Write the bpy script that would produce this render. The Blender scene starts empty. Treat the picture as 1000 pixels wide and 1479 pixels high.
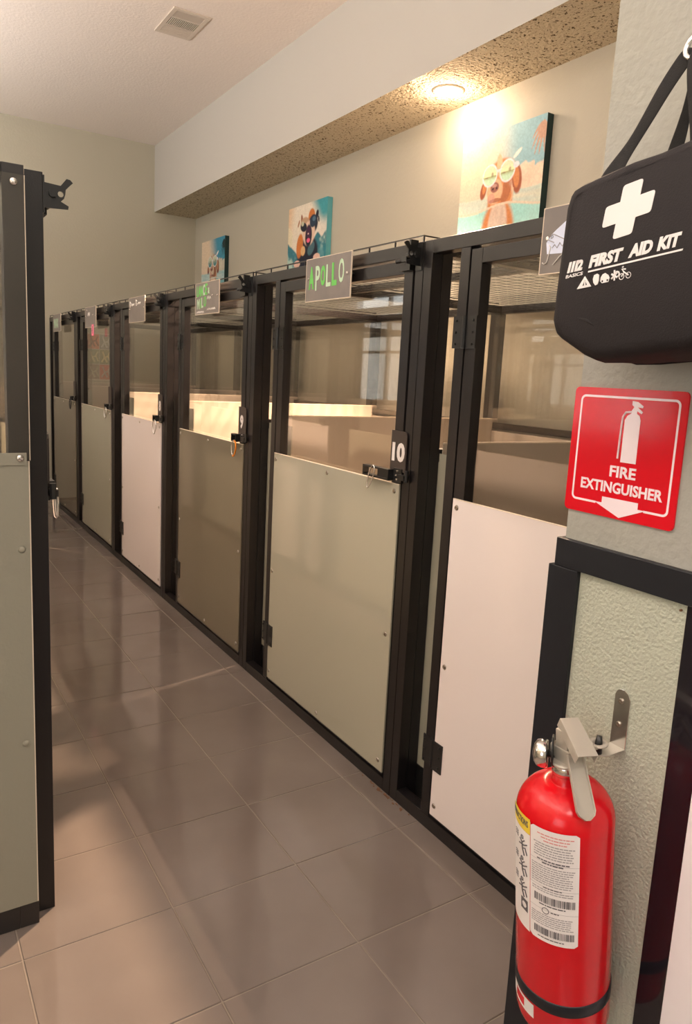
import bpy, bmesh, math, random
from math import sin, cos, pi, radians as rad
from mathutils import Vector, Matrix

random.seed(7)
sc = bpy.context.scene
C = sc.collection

# ------------------------------------------------------------------ camera
YAW, PIT, ROL = 0.565, 0.1648, 0.0504
FPX, CX, CY = 1053.37, 495.7, 717.3
CAM = Vector((-1.4115, 0.0, 1.4175))
_f = Vector((sin(YAW), cos(YAW), 0)); _r = Vector((cos(YAW), -sin(YAW), 0)); _u = Vector((0, 0, 1))
_f2 = _f*cos(PIT) - _u*sin(PIT); _u2 = _u*cos(PIT) + _f*sin(PIT)
_r3 = _r*cos(ROL) + _u2*sin(ROL); _u3 = -_r*sin(ROL) + _u2*cos(ROL)
cd = bpy.data.cameras.new('camera'); cam = bpy.data.objects.new('camera', cd); C.objects.link(cam)
cam.matrix_world = Matrix(((_r3.x, _u3.x, -_f2.x, CAM.x), (_r3.y, _u3.y, -_f2.y, CAM.y), (_r3.z, _u3.z, -_f2.z, CAM.z), (0, 0, 0, 1)))
cd.sensor_fit = 'HORIZONTAL'; cd.sensor_width = 36; cd.lens = 36*FPX/1000
cd.shift_x = (500-CX)/1000; cd.shift_y = (CY-739.5)/1000
cd.clip_start = 0.02
sc.camera = cam

# ------------------------------------------------------------------ light
sc.view_settings.view_transform = 'Standard'; sc.view_settings.look = 'None'
sc.view_settings.gamma = 1; sc.view_settings.use_curve_mapping = False
sc.view_settings.exposure = 0.0
sc.cycles.transparent_max_bounces = 40; sc.cycles.max_bounces = 14
W = bpy.data.worlds.new('world'); sc.world = W; W.use_nodes = True
bg = W.node_tree.nodes['Background']; bg.inputs[0].default_value = (0.95, 0.96, 1.0, 1); bg.inputs[1].default_value = 1.5

def light(kind, name, loc, power, col, size=0.1, rot=(0, 0, 0), size_y=None):
    d = bpy.data.lights.new(name, kind); o = bpy.data.objects.new(name, d); C.objects.link(o)
    o.location = loc; o.rotation_euler = rot; d.energy = power; d.color = col
    if kind == 'AREA':
        d.size = size
        if size_y: d.shape = 'RECTANGLE'; d.size_y = size_y
    else: d.shadow_soft_size = size
    return o

WARM = (1.0, 0.70, 0.47)
LAMP = (1.335, 3.45, 3.0)
light('POINT', 'downlight_glow', (LAMP[0], LAMP[1], 2.95), 11, WARM, 0.03)
_s = light('SPOT', 'downlight_beam', (LAMP[0], LAMP[1], 2.985), 2600, WARM, 0.05, (0, rad(42), 0)); _s.data.spot_size = rad(114); _s.data.spot_blend = 0.5
TROFFERS = [(-1.9, -1.2)]
TROFFER_W = [22]
FILL_UPLIGHTS = [(-2.6, 0.6, 2.4), (-2.6, 3.2, 2.4), (-2.6, 6.0, 2.4)]      # uplights added out of view on the left to brighten the ceiling
for x, y, z in FILL_UPLIGHTS: light('AREA', 'fill_uplight_glow', (x, y, z+.05), 100, (1.0, 0.93, 0.89), 0.12, (pi, 0, 0), 1.5)
for (x, y), w in zip(TROFFERS, TROFFER_W):
    light('AREA', 'troffer_glow', (x, y, 3.615), w, (1.0, 0.93, 0.89), 1.1, (0, 0, 0), 0.5)
FILL_PENDANTS = [(-1.2, -1.3, 2.75)]  # pendant added behind the camera to lift the ambient light
for p in FILL_PENDANTS: light('POINT', 'fill_pendant_glow', p, 24, (1.0, 0.92, 0.88), 0.13)
# daylight entering by the windows of the left wall
WIN = [(-1.6, 0.2), (2.3, 4.1), (6.0, 7.6)]      # Y ranges
for a, b in WIN:
    light('AREA', 'daylight', (-3.52, (a+b)/2, 1.75), 22, (1.0, 0.97, 0.94), b-a, (0, rad(-90), 0), 1.4)
for o in C.objects:
    if o.name.startswith('daylight'): o.data.shape = 'RECTANGLE'; o.data.size = 1.4; o.data.size_y = 1.6

# ------------------------------------------------------------------ materials
def mat(name, col, rough=0.5, metal=0.0, spec=0.5, bump=None, coat=0.0, emit=None, tint=None):
    m = bpy.data.materials.new(name); m.use_nodes = True; nt = m.node_tree; b = nt.nodes['Principled BSDF']
    b.inputs['Base Color'].default_value = (*col, 1); b.inputs['Roughness'].default_value = rough
    b.inputs['Metallic'].default_value = metal; b.inputs['Specular IOR Level'].default_value = spec
    if coat: b.inputs['Coat Weight'].default_value = coat; b.inputs['Coat Roughness'].default_value = 0.05
    if emit: b.inputs['Emission Color'].default_value = (*emit[0], 1); b.inputs['Emission Strength'].default_value = emit[1]
    tc = nt.nodes.new('ShaderNodeTexCoord')
    if tint:   # (scale, col2, lo, hi): broad mottling
        n = nt.nodes.new('ShaderNodeTexNoise'); n.inputs['Scale'].default_value = tint[0]; n.inputs['Detail'].default_value = 4
        r = nt.nodes.new('ShaderNodeValToRGB'); r.color_ramp.elements[0].position = tint[2]; r.color_ramp.elements[1].position = tint[3]
        r.color_ramp.elements[0].color = (*col, 1); r.color_ramp.elements[1].color = (*tint[1], 1)
        nt.links.new(tc.outputs['Object'], n.inputs['Vector']); nt.links.new(n.outputs['Fac'], r.inputs[0]); nt.links.new(r.outputs[0], b.inputs['Base Color'])
    if bump:   # (scale, distance, strength)
        n = nt.nodes.new('ShaderNodeTexNoise'); n.inputs['Scale'].default_value = bump[0]; n.inputs['Detail'].default_value = 2
        bp = nt.nodes.new('ShaderNodeBump'); bp.inputs['Distance'].default_value = bump[1]; bp.inputs['Strength'].default_value = bump[2]
        nt.links.new(tc.outputs['Object'], n.inputs['Vector']); nt.links.new(n.outputs['Fac'], bp.inputs['Height']); nt.links.new(bp.outputs[0], b.inputs['Normal'])
    return m

M = {}
M['steel_black'] = mat('black_powder_coat', (0.0105, 0.009, 0.0095), 0.30, 0, 0.45, (330, 0.0008, 0.28))
M['steel_smooth'] = mat('smooth_black_steel', (0.022, 0.019, 0.018), 0.4, 0, 0.45)
M['hardware'] = mat('black_hardware', (0.012, 0.012, 0.012), 0.32, 0, 0.5)
M['trim_black'] = mat('black_trim', (0.009, 0.010, 0.014), 0.42, 0, 0.4, (60, 0.001, 0.3))
M['trim_gloss'] = mat('black_gloss_trim', (0.012, 0.010, 0.014), 0.09, 0, 0.5)
M['sage'] = mat('sage_panel', (0.38, 0.365, 0.29), 0.09, 0, 0.5, (6, 0.002, 0.15))
M['sage_dark'] = mat('sage_panel_dark_reflection', (0.19, 0.165, 0.12), 0.07, 0, 0.5, (6, 0.002, 0.15))  # sage panel with a dark floor reflection put into its colour
M['white_panel'] = mat('white_panel', (0.78, 0.71, 0.69), 0.10, 0, 0.5, (6, 0.002, 0.15))
M['partition'] = mat('cream_partition_sheet', (0.50, 0.43, 0.36), 0.15, 0, 0.5, (5, 0.002, 0.15))
M['frp'] = mat('pebbled_sage_panel', (0.43, 0.45, 0.37), 0.28, 0, 0.5, (190, 0.004, 0.7))
M['frp_soft'] = mat('faintly_pebbled_sage_panel', (0.285, 0.275, 0.22), 0.42, 0, 0.5, (120, 0.0015, 0.5))
M['edge'] = mat('pale_sheet_edge', (0.72, 0.62, 0.50), 0.5)
M['wall'] = mat('sage_wall_paint', (0.49, 0.465, 0.375), 0.55, 0, 0.4, (55, 0.003, 0.35))
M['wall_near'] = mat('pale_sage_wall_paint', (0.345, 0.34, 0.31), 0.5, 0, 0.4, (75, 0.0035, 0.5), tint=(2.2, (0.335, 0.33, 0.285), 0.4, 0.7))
M['back_wall'] = mat('orange_peel_sage_wall', (0.50, 0.47, 0.39), 0.55, 0, 0.4, (48, 0.004, 0.35))
M['beam'] = mat('off_white_beam_paint', (0.52, 0.505, 0.475), 0.6, 0, 0.3, (60, 0.002, 0.25))
M['ceiling'] = mat('stippled_ceiling', (0.88, 0.80, 0.74), 0.8, 0, 0.2, (55, 0.004, 0.45))
M['chrome'] = mat('chrome', (0.72, 0.70, 0.68), 0.16, 1.0)
M['screw'] = mat('screw_steel', (0.38, 0.34, 0.29), 0.35, 1.0)
M['silver'] = mat('silver_wire', (0.75, 0.73, 0.70), 0.25, 1.0)
M['orange'] = mat('orange_anodised', (0.85, 0.28, 0.02), 0.3, 0.4)
M['red'] = mat('extinguisher_red', (0.60, 0.004, 0.010), 0.2, 0, 0.4)
M['sign_red'] = mat('sign_red', (0.64, 0.006, 0.016), 0.12, 0, 0.35)
M['sign_white'] = mat('sign_white', (0.86, 0.74, 0.80), 0.2)
M['label'] = mat('label_white', (0.82, 0.77, 0.76), 0.35)
M['label_ink'] = mat('label_ink', (0.10, 0.09, 0.10), 0.5)
M['label_grey'] = mat('label_grey', (0.36, 0.33, 0.34), 0.5)
M['label_pink'] = mat('label_pink', (0.70, 0.25, 0.25), 0.5)
M['yellow'] = mat('label_yellow', (0.85, 0.62, 0.05), 0.4)
M['lever'] = mat('putty_painted_lever', (0.44, 0.40, 0.34), 0.35, 0.2, bump=(90, 0.0006, 0.3))
M['bag'] = mat('black_nylon', (0.017, 0.014, 0.0155), 0.75, 0, 0.3, (500, 0.0008, 0.6))
M['strap'] = mat('black_webbing', (0.010, 0.009, 0.009), 0.7, 0, 0.3, (700, 0.0008, 0.6))
M['bag_print'] = mat('bag_print_white', (0.78, 0.75, 0.75), 0.6)
M['numeral'] = mat('numeral_white', (0.72, 0.68, 0.66), 0.4)
M['plate'] = mat('dark_brown_plate', (0.040, 0.030, 0.026), 0.4)
M['slate'] = mat('grey_slate_board', (0.155, 0.135, 0.130), 0.3, 0, 0.5, tint=(9, (0.20, 0.175, 0.16), 0.35, 0.7))
M['chalk_green'] = mat('chalk_green', (0.13, 0.50, 0.10), 0.7)
M['chalk_mint'] = mat('chalk_mint', (0.45, 0.62, 0.45), 0.7)
M['chalk_white'] = mat('chalk_white', (0.78, 0.75, 0.72), 0.7)
M['chalk_blue'] = mat('chalk_pale_blue', (0.62, 0.68, 0.86), 0.5)
M['pink'] = mat('pink_tag', (0.95, 0.22, 0.36), 0.6)
M['canvas_edge'] = mat('dark_canvas_edge', (0.008, 0.035, 0.035), 0.6)
M['vent'] = mat('beige_vent_paint', (0.66, 0.58, 0.50), 0.5)
M['vent_dark'] = mat('vent_duct_dark', (0.03, 0.025, 0.02), 0.8)
M['light_trim'] = mat('downlight_trim_white', (0.75, 0.68, 0.60), 0.5)
M['bulb'] = mat('lit_bulb', (1, 1, 1), 0.5, emit=((1.0, 0.88, 0.70), 30))
M['tube_lit'] = mat('lit_diffuser', (1, 1, 1), 0.5, emit=((1.0, 0.95, 0.9), 3))
M['frame_white'] = mat('window_frame_white', (0.7, 0.68, 0.64), 0.4)
M['curtain'] = mat('pale_curtain_fabric', (0.55, 0.50, 0.48), 0.8)
M['white_wall_panel'] = mat('white_wall_sheet', (0.84, 0.80, 0.82), 0.3)
M['rust'] = mat('rusty_grime', (0.16, 0.075, 0.035), 0.9)

def popcorn():
    m = mat('speckled_soffit', (0.60, 0.52, 0.38), 0.85, 0, 0.15, (60, 0.02, 0.8)); nt = m.node_tree; b = nt.nodes['Principled BSDF']
    tc = nt.nodes.new('ShaderNodeTexCoord'); v = nt.nodes.new('ShaderNodeTexNoise'); v.inputs['Scale'].default_value = 62; v.inputs['Detail'].default_value = 1.5; v.inputs['Roughness'].default_value = 0.75
    r = nt.nodes.new('ShaderNodeValToRGB'); e = r.color_ramp.elements
    e[0].position = 0.345; e[0].color = (0.10, 0.065, 0.03, 1); e[1].position = 0.41; e[1].color = (0.60, 0.52, 0.38, 1)
    nt.links.new(tc.outputs['Object'], v.inputs['Vector']); nt.links.new(v.outputs['Fac'], r.inputs[0]); nt.links.new(r.outputs[0], b.inputs['Base Color'])
    return m
M['soffit'] = popcorn()

def tile_mat():
    m = mat('glazed_brown_grey_tile', (0.215, 0.175, 0.145), 0.13, 0, 0.5); nt = m.node_tree; b = nt.nodes['Principled BSDF']
    tc = nt.nodes.new('ShaderNodeTexCoord'); g = nt.nodes.new('ShaderNodeNewGeometry')
    n = nt.nodes.new('ShaderNodeTexNoise'); n.inputs['Scale'].default_value = 2.2; n.inputs['Detail'].default_value = 5
    r = nt.nodes.new('ShaderNodeValToRGB'); e = r.color_ramp.elements
    e[0].position = 0.3; e[0].color = (0.165, 0.134, 0.117, 1); e[1].position = 0.75; e[1].color = (0.213, 0.178, 0.158, 1)
    nt.links.new(g.outputs['Position'], n.inputs['Vector']); nt.links.new(n.outputs['Fac'], r.inputs[0]); nt.links.new(r.outputs[0], b.inputs['Base Color'])
    n2 = nt.nodes.new('ShaderNodeTexNoise'); n2.inputs['Scale'].default_value = 9; n2.inputs['Detail'].default_value = 3
    bp = nt.nodes.new('ShaderNodeBump'); bp.inputs['Distance'].default_value = 0.0012; bp.inputs['Strength'].default_value = 0.35
    nt.links.new(g.outputs['Position'], n2.inputs['Vector']); nt.links.new(n2.outputs['Fac'], bp.inputs['Height']); nt.links.new(bp.outputs[0], b.inputs['Normal'])
    r2 = nt.nodes.new('ShaderNodeMapRange'); r2.inputs['From Min'].default_value = 0.3; r2.inputs['From Max'].default_value = 0.7; r2.inputs['To Min'].default_value = 0.05; r2.inputs['To Max'].default_value = 0.11
    nt.links.new(n.outputs['Fac'], r2.inputs['Value']); nt.links.new(r2.outputs[0], b.inputs['Roughness'])
    return m
M['tile'] = tile_mat()
M['grout'] = mat('grout', (0.24, 0.20, 0.165), 0.9)

def glass_mat(name, tint, refl):
    m = bpy.data.materials.new(name); m.use_nodes = True; nt = m.node_tree
    for n in list(nt.nodes): nt.nodes.remove(n)
    o = nt.nodes.new('ShaderNodeOutputMaterial'); mx = nt.nodes.new('ShaderNodeMixShader'); t = nt.nodes.new('ShaderNodeBsdfTransparent'); g = nt.nodes.new('ShaderNodeBsdfGlossy')
    t.inputs[0].default_value = (*tint, 1); g.inputs['Roughness'].default_value = 0.02; g.inputs['Color'].default_value = (0.95, 0.93, 0.9, 1)
    fr = nt.nodes.new('ShaderNodeFresnel'); fr.inputs['IOR'].default_value = refl
    ge = nt.nodes.new('ShaderNodeNewGeometry'); mr = nt.nodes.new('ShaderNodeMapRange'); mr.inputs['To Min'].default_value = refl; mr.inputs['To Max'].default_value = 1/refl
    nt.links.new(ge.outputs['Backfacing'], mr.inputs['Value']); nt.links.new(mr.outputs[0], fr.inputs['IOR'])
    nt.links.new(fr.outputs[0], mx.inputs[0]); nt.links.new(t.outputs[0], mx.inputs[1]); nt.links.new(g.outputs[0], mx.inputs[2]); nt.links.new(mx.outputs[0], o.inputs[0])
    return m
M['glass'] = glass_mat('clear_polycarbonate', (0.975, 0.97, 0.96), 1.45)
M['window_glass'] = glass_mat('window_glass', (0.95, 0.97, 0.97), 1.4)

# ------------------------------------------------------------------ mesh helpers (world coordinates)
def box(bm, x0, x1, y0, y1, z0, z1, T=None, mi=0):
    vs = [(x, y, z) for x in (x0, x1) for y in (y0, y1) for z in (z0, z1)]
    v = [bm.verts.new(T(*p) if T else p) for p in vs]
    for f in ((0, 1, 3, 2), (4, 6, 7, 5), (0, 4, 5, 1), (2, 3, 7, 6), (0, 2, 6, 4), (1, 5, 7, 3)):
        bm.faces.new([v[i] for i in f]).material_index = mi

def tube(bm, pts, r, n=8, closed=False, T=None, radii=None):
    pts = [Vector(p) for p in pts]; N = len(pts); rings = []
    up = Vector((0.31, 0.17, 0.93)).normalized(); prev = None
    for i, p in enumerate(pts):
        a = pts[(i-1) % N] if (closed or i) else p; b = pts[(i+1) % N] if (closed or i < N-1) else p
        d = (b-a).normalized()
        if prev is None:
            u = d.cross(up)
            if u.length < 0.05: u = d.cross(Vector((1, 0, 0)))
        else: u = prev - d*prev.dot(d)
        u.normalize(); prev = u; w = d.cross(u)
        rr = radii[i] if radii else r
        q = [p + (u*cos(2*pi*k/n) + w*sin(2*pi*k/n))*rr for k in range(n)]
        rings.append([bm.verts.new(T(*c) if T else c) for c in q])
    M_ = N if closed else N-1
    for i in range(M_):
        A, B = rings[i], rings[(i+1) % N]
        for k in range(n): bm.faces.new((A[k], A[(k+1) % n], B[(k+1) % n], B[k]))
    if not closed: bm.faces.new(rings[0][::-1]); bm.faces.new(rings[-1])

def lathe(bm, prof, center=(0, 0, 0), n=32, axis='Z', R=None):
    rings = []
    for r, z in prof:
        ring = []
        for k in range(n):
            a = 2*pi*k/n
            p = Vector((r*cos(a), r*sin(a), z))
            if R: p = R @ p
            ring.append(bm.verts.new(p + Vector(center)))
        rings.append(ring)
    for A, B in zip(rings, rings[1:]):
        for k in range(n): bm.faces.new((A[k], A[(k+1) % n], B[(k+1) % n], B[k]))
    bm.faces.new(rings[0][::-1]); bm.faces.new(rings[-1])

def prism(bm, outline, holes, P, th):
    """outline/holes: 2D lists; P(a, b, t) -> world; t from 0 to th"""
    loops = [outline] + holes; tb = bmesh.new(); es = []
    for lp in loops:
        vs = [tb.verts.new((a, b, 0)) for a, b in lp]
        es += [tb.edges.new((vs[i], vs[(i+1) % len(vs)])) for i in range(len(vs))]
    bmesh.ops.triangle_fill(tb, edges=es, use_beauty=True)
    tb.verts.index_update()
    f0 = [[v.index for v in f.verts] for f in tb.faces]; co = [tuple(v.co) for v in tb.verts]
    A = [bm.verts.new(P(a, b, 0)) for a, b, _ in co]; B = [bm.verts.new(P(a, b, th)) for a, b, _ in co]
    for f in f0:
        bm.faces.new([A[i] for i in f]); bm.faces.new([B[i] for i in f][::-1])
    k = 0
    for lp in loops:
        n = len(lp)
        for i in range(n): bm.faces.new((A[k+i], A[k+(i+1) % n], B[k+(i+1) % n], B[k+i]))
        k += n
    tb.free()

def obj(name, bm, m, parent=None, smooth=False, bevel=0.0, keep=False, origin=None):
    if not keep: bmesh.ops.recalc_face_normals(bm, faces=bm.faces)
    me = bpy.data.meshes.new(name)
    root = parent
    while root is not None and root.parent is not None: root = root.parent
    off = origin if origin is not None else (root.location.copy() if root is not None else Vector((0, 0, 0)))
    for v in bm.verts: v.co -= Vector(off)
    bm.to_mesh(me); bm.free()
    for mm in (m if isinstance(m, (list, tuple)) else [m]): me.materials.append(mm)
    o = bpy.data.objects.new(name, me); C.objects.link(o)
    if parent is not None: o.parent = parent
    elif origin is not None: o.location = origin
    if smooth:
        for p in me.polygons: p.use_smooth = True
    if bevel:
        b = o.modifiers.new('bevel', 'BEVEL'); b.width = bevel; b.segments = 2; b.limit_method = 'ANGLE'
    return o

def mb(*boxes, T=None):
    bm = bmesh.new()
    for b in boxes: box(bm, *b, T=T)
    return bm

def thing(name, label, cat, loc, group=None):
    o = bpy.data.objects.new(name, None); C.objects.link(o); o.location = loc; o.empty_display_size = 0.1
    tag(o, label, cat, group); return o
def tag(o, label, cat, group=None):
    o['label'] = label; o['category'] = cat
    if group: o['group'] = group
    return o
def struct(o): o['kind'] = 'structure'; return o

def text_bm(body, w, h, P, th=0.0006, shear=0.0, bold=0.012, spacing=1.0):
    """text fitted into w x h; P(a, b, t): a right, b up from the lower left corner"""
    cu = bpy.data.curves.new('t', 'FONT'); cu.body = body; cu.offset = bold; cu.shear = shear; cu.space_character = spacing; cu.resolution_u = 3
    o = bpy.data.objects.new('t', cu); C.objects.link(o)
    dg = bpy.context.evaluated_depsgraph_get(); me = bpy.data.meshes.new_from_object(o.evaluated_get(dg))
    xs = [v.co.x for v in me.vertices]; ys = [v.co.y for v in me.vertices]
    x0, x1, y0, y1 = min(xs), max(xs), min(ys), max(ys)
    bm = bmesh.new(); A = [bm.verts.new(P((v.co.x-x0)/(x1-x0)*w, (v.co.y-y0)/(y1-y0)*h, th)) for v in me.vertices]
    for p in me.polygons:
        try: bm.faces.new([A[i] for i in p.vertices])
        except ValueError: pass
    geo = bmesh.ops.extrude_face_region(bm, geom=list(bm.faces))
    d = P(0, 0, 0) - P(0, 0, th)
    for v in geo['geom']:
        if isinstance(v, bmesh.types.BMVert): v.co += d
    bpy.data.objects.remove(o); bpy.data.curves.remove(cu); bpy.data.meshes.remove(me)
    return bm

def faceX(x, y, z, rot=0.0):      # plane facing -X; a goes to -Y, b up; t towards the viewer
    c, s = cos(rot), sin(rot)
    return lambda a, b, t: Vector((x - t, y - (a*c - b*s), z + a*s + b*c))

# ------------------------------------------------------------------ room
X_L, X_B, Y_N, Y_F, Z_C = -3.3, 1.555, -2.6, 7.95, 3.67
X_W, Y_W = -0.43, 0.829            # face and end of the wall stub at the right
X_S, Z_S = 1.097, 3.01             # soffit
def wall(name, m, *boxes): return struct(obj(name, mb(*boxes), m))
floor = wall('floor', M['grout'], (X_L-.2, X_B+.2, Y_N-.2, Y_F+.2, -0.10, -0.0022))
wall('ceiling', M['ceiling'], (X_L-.2, X_B+.2, Y_N-.2, Y_F+.2, Z_C, Z_C+.12))
wall('wall_far', M['wall'], (X_L-.2, X_B+.2, Y_F, Y_F+.12, -.0022, Z_C))
wall('wall_back', M['back_wall'], (X_B, X_B+.12, 0.42, Y_F, -.0022, Z_C))
wall('wall_right', M['wall_near'], (X_W, X_W+.12, Y_N, Y_W, -.0022, Z_C))
wall('wall_end', M['wall'], (X_W+.12, X_B, 0.42, 0.52, -.0022, Z_C))
wall('wall_near', M['wall'], (X_L-.2, X_W, Y_N-.12, Y_N, -.0022, Z_C))
bl = []; zs0, zs1 = 1.05, 2.35; yy = Y_N
for a, b in WIN:
    bl.append((X_L-.12, X_L, yy, a, -.0022, Z_C)); bl += [(X_L-.12, X_L, a, b, -.0022, zs0), (X_L-.12, X_L, a, b, zs1, Z_C)]; yy = b
bl.append((X_L-.12, X_L, yy, Y_F, -.0022, Z_C))
wall('wall_left', M['wall'], *bl)
for i, (a, b) in enumerate(WIN):
    m_ = (a+b)/2; t = .05
    w = wall('window_%d' % (i+1), M['frame_white'], (X_L-.09, X_L-.03, a, a+t, zs0, zs1), (X_L-.09, X_L-.03, b-t, b, zs0, zs1), (X_L-.09, X_L-.03, a+t, b-t, zs0, zs0+t),
         (X_L-.09, X_L-.03, a+t, b-t, zs1-t, zs1), (X_L-.08, X_L-.04, m_-.02, m_+.02, zs0+t, zs1-t), (X_L-.08, X_L-.04, a+t, m_-.02, 1.68, 1.71), (X_L-.08, X_L-.04, m_+.02, b-t, 1.68, 1.71))
    obj('window_pane', mb((X_L-.062, X_L-.058, a+t, b-t, zs0+t, zs1-t)), M['window_glass'], w)
    for k, (c0, c1) in enumerate(((a-.12, a+.28), (b-.28, b+.12))):
        bm = bmesh.new(); n = 40; A = []
        for j in range(n+1):
            y = c0+(c1-c0)*j/n; x = X_L+.05+.02*sin(j*1.35)
            A.append((bm.verts.new((x, y, .95)), bm.verts.new((x, y, 2.5)), bm.verts.new((x+.004, y, .95)), bm.verts.new((x+.004, y, 2.5))))
        for p, q in zip(A, A[1:]):
            bm.faces.new((p[0], q[0], q[1], p[1])); bm.faces.new((p[2], p[3], q[3], q[2])); bm.faces.new((p[1], q[1], q[3], p[3])); bm.faces.new((p[0], p[2], q[2], q[0]))
        wn = ('first', 'second', 'third')[i]
        o = obj('curtain', bm, M['curtain'], smooth=True)
        tag(o, 'pale curtain at the %s edge of the %s window from the entrance' % (('near', 'far')[k], wn), 'curtain', 'curtains on the left wall')
# beam: white face, speckled underside
bm = bmesh.new(); box(bm, X_S, X_B, 0.52, Y_F, Z_S, Z_C)
for f in bm.faces:
    if f.calc_center_median().z < Z_S+.01: f.material_index = 1
bm.normal_update()
struct(obj('trim_1', bm, [M['beam'], M['soffit']]))

# floor tiles, each a piece of its own
TX, TY, G = 0.37, 0.3375, 0.0035
x_lines = [-0.08 + TX*k for k in range(-9, 6)]; y_lines = [1.337 + TY*k for k in range(-12, 21)]
tb = bmesh.new(); h = 0.0022
box(tb, G/2, TX-G/2, G/2, TY-G/2, -0.0024, 0.0)
bmesh.ops.recalc_face_normals(tb, faces=tb.faces)
te = [e for e in tb.edges if all(v.co.z > -0.001 for v in e.verts)]
bmesh.ops.bevel(tb, geom=te, offset=0.0015, segments=1, affect='EDGES')
tile_me = bpy.data.meshes.new('tile'); tb.to_mesh(tile_me); tb.free(); tile_me.materials.append(M['tile'])
rest = bmesh.new(); cnt = 0
for ix, x in enumerate(x_lines):
    for y in y_lines:
        if y+TY > Y_F or x+TX > X_B: 
            continue
        if -2.0 < x < 0.2 and y > 0.2 and cnt < 290:
            t = bpy.data.objects.new('tile', tile_me); C.objects.link(t); t.parent = floor; t.location = (x, y, random.uniform(-.0003, .0003)); t.rotation_euler = (random.gauss(0, .0009), random.gauss(0, .0009), 0); cnt += 1
        elif x > X_L: box(rest, x+G/2, x+TX-G/2, y+G/2, y+TY-G/2, -.0024, 0)
o = obj('tile', rest, M['tile'], floor); o['kind'] = 'stuff'

# ------------------------------------------------------------------ kennels
TB = 0.04; HT = 1.83
def screw_bm(T, pts, r=0.0085, x=-0.006, n=10):
    bm = bmesh.new()
    for (y, z) in pts:
        ring = lambda rr, xx: [bm.verts.new(T(xx, y+rr*cos(2*pi*k/n), z+rr*sin(2*pi*k/n))) for k in range(n)]
        a, b, c = ring(r, x), ring(r*.8, x-.003), ring(r*.3, x-.0032)
        d = ring(r*.3, x-.0018)
        for p, q in ((a, b), (b, c), (c, d)):
            for k in range(n): bm.faces.new((p[k], p[(k+1) % n], q[(k+1) % n], q[k]))
        bm.faces.new(d)
    return bm

LATCH = [(0, 0), (.040, -.003), (.053, .014), (.061, .013), (.067, .007), (.059, -.001), (.051, -.010), (.050, -.020), (.047, -.030), (.040, -.037), (.057, -.045), (.056, -.052), (0, -.055)]
def circ(cx, cy, r, n=14): return [(cx+r*cos(2*pi*k/n), cy+r*sin(2*pi*k/n)) for k in range(n)]

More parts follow.
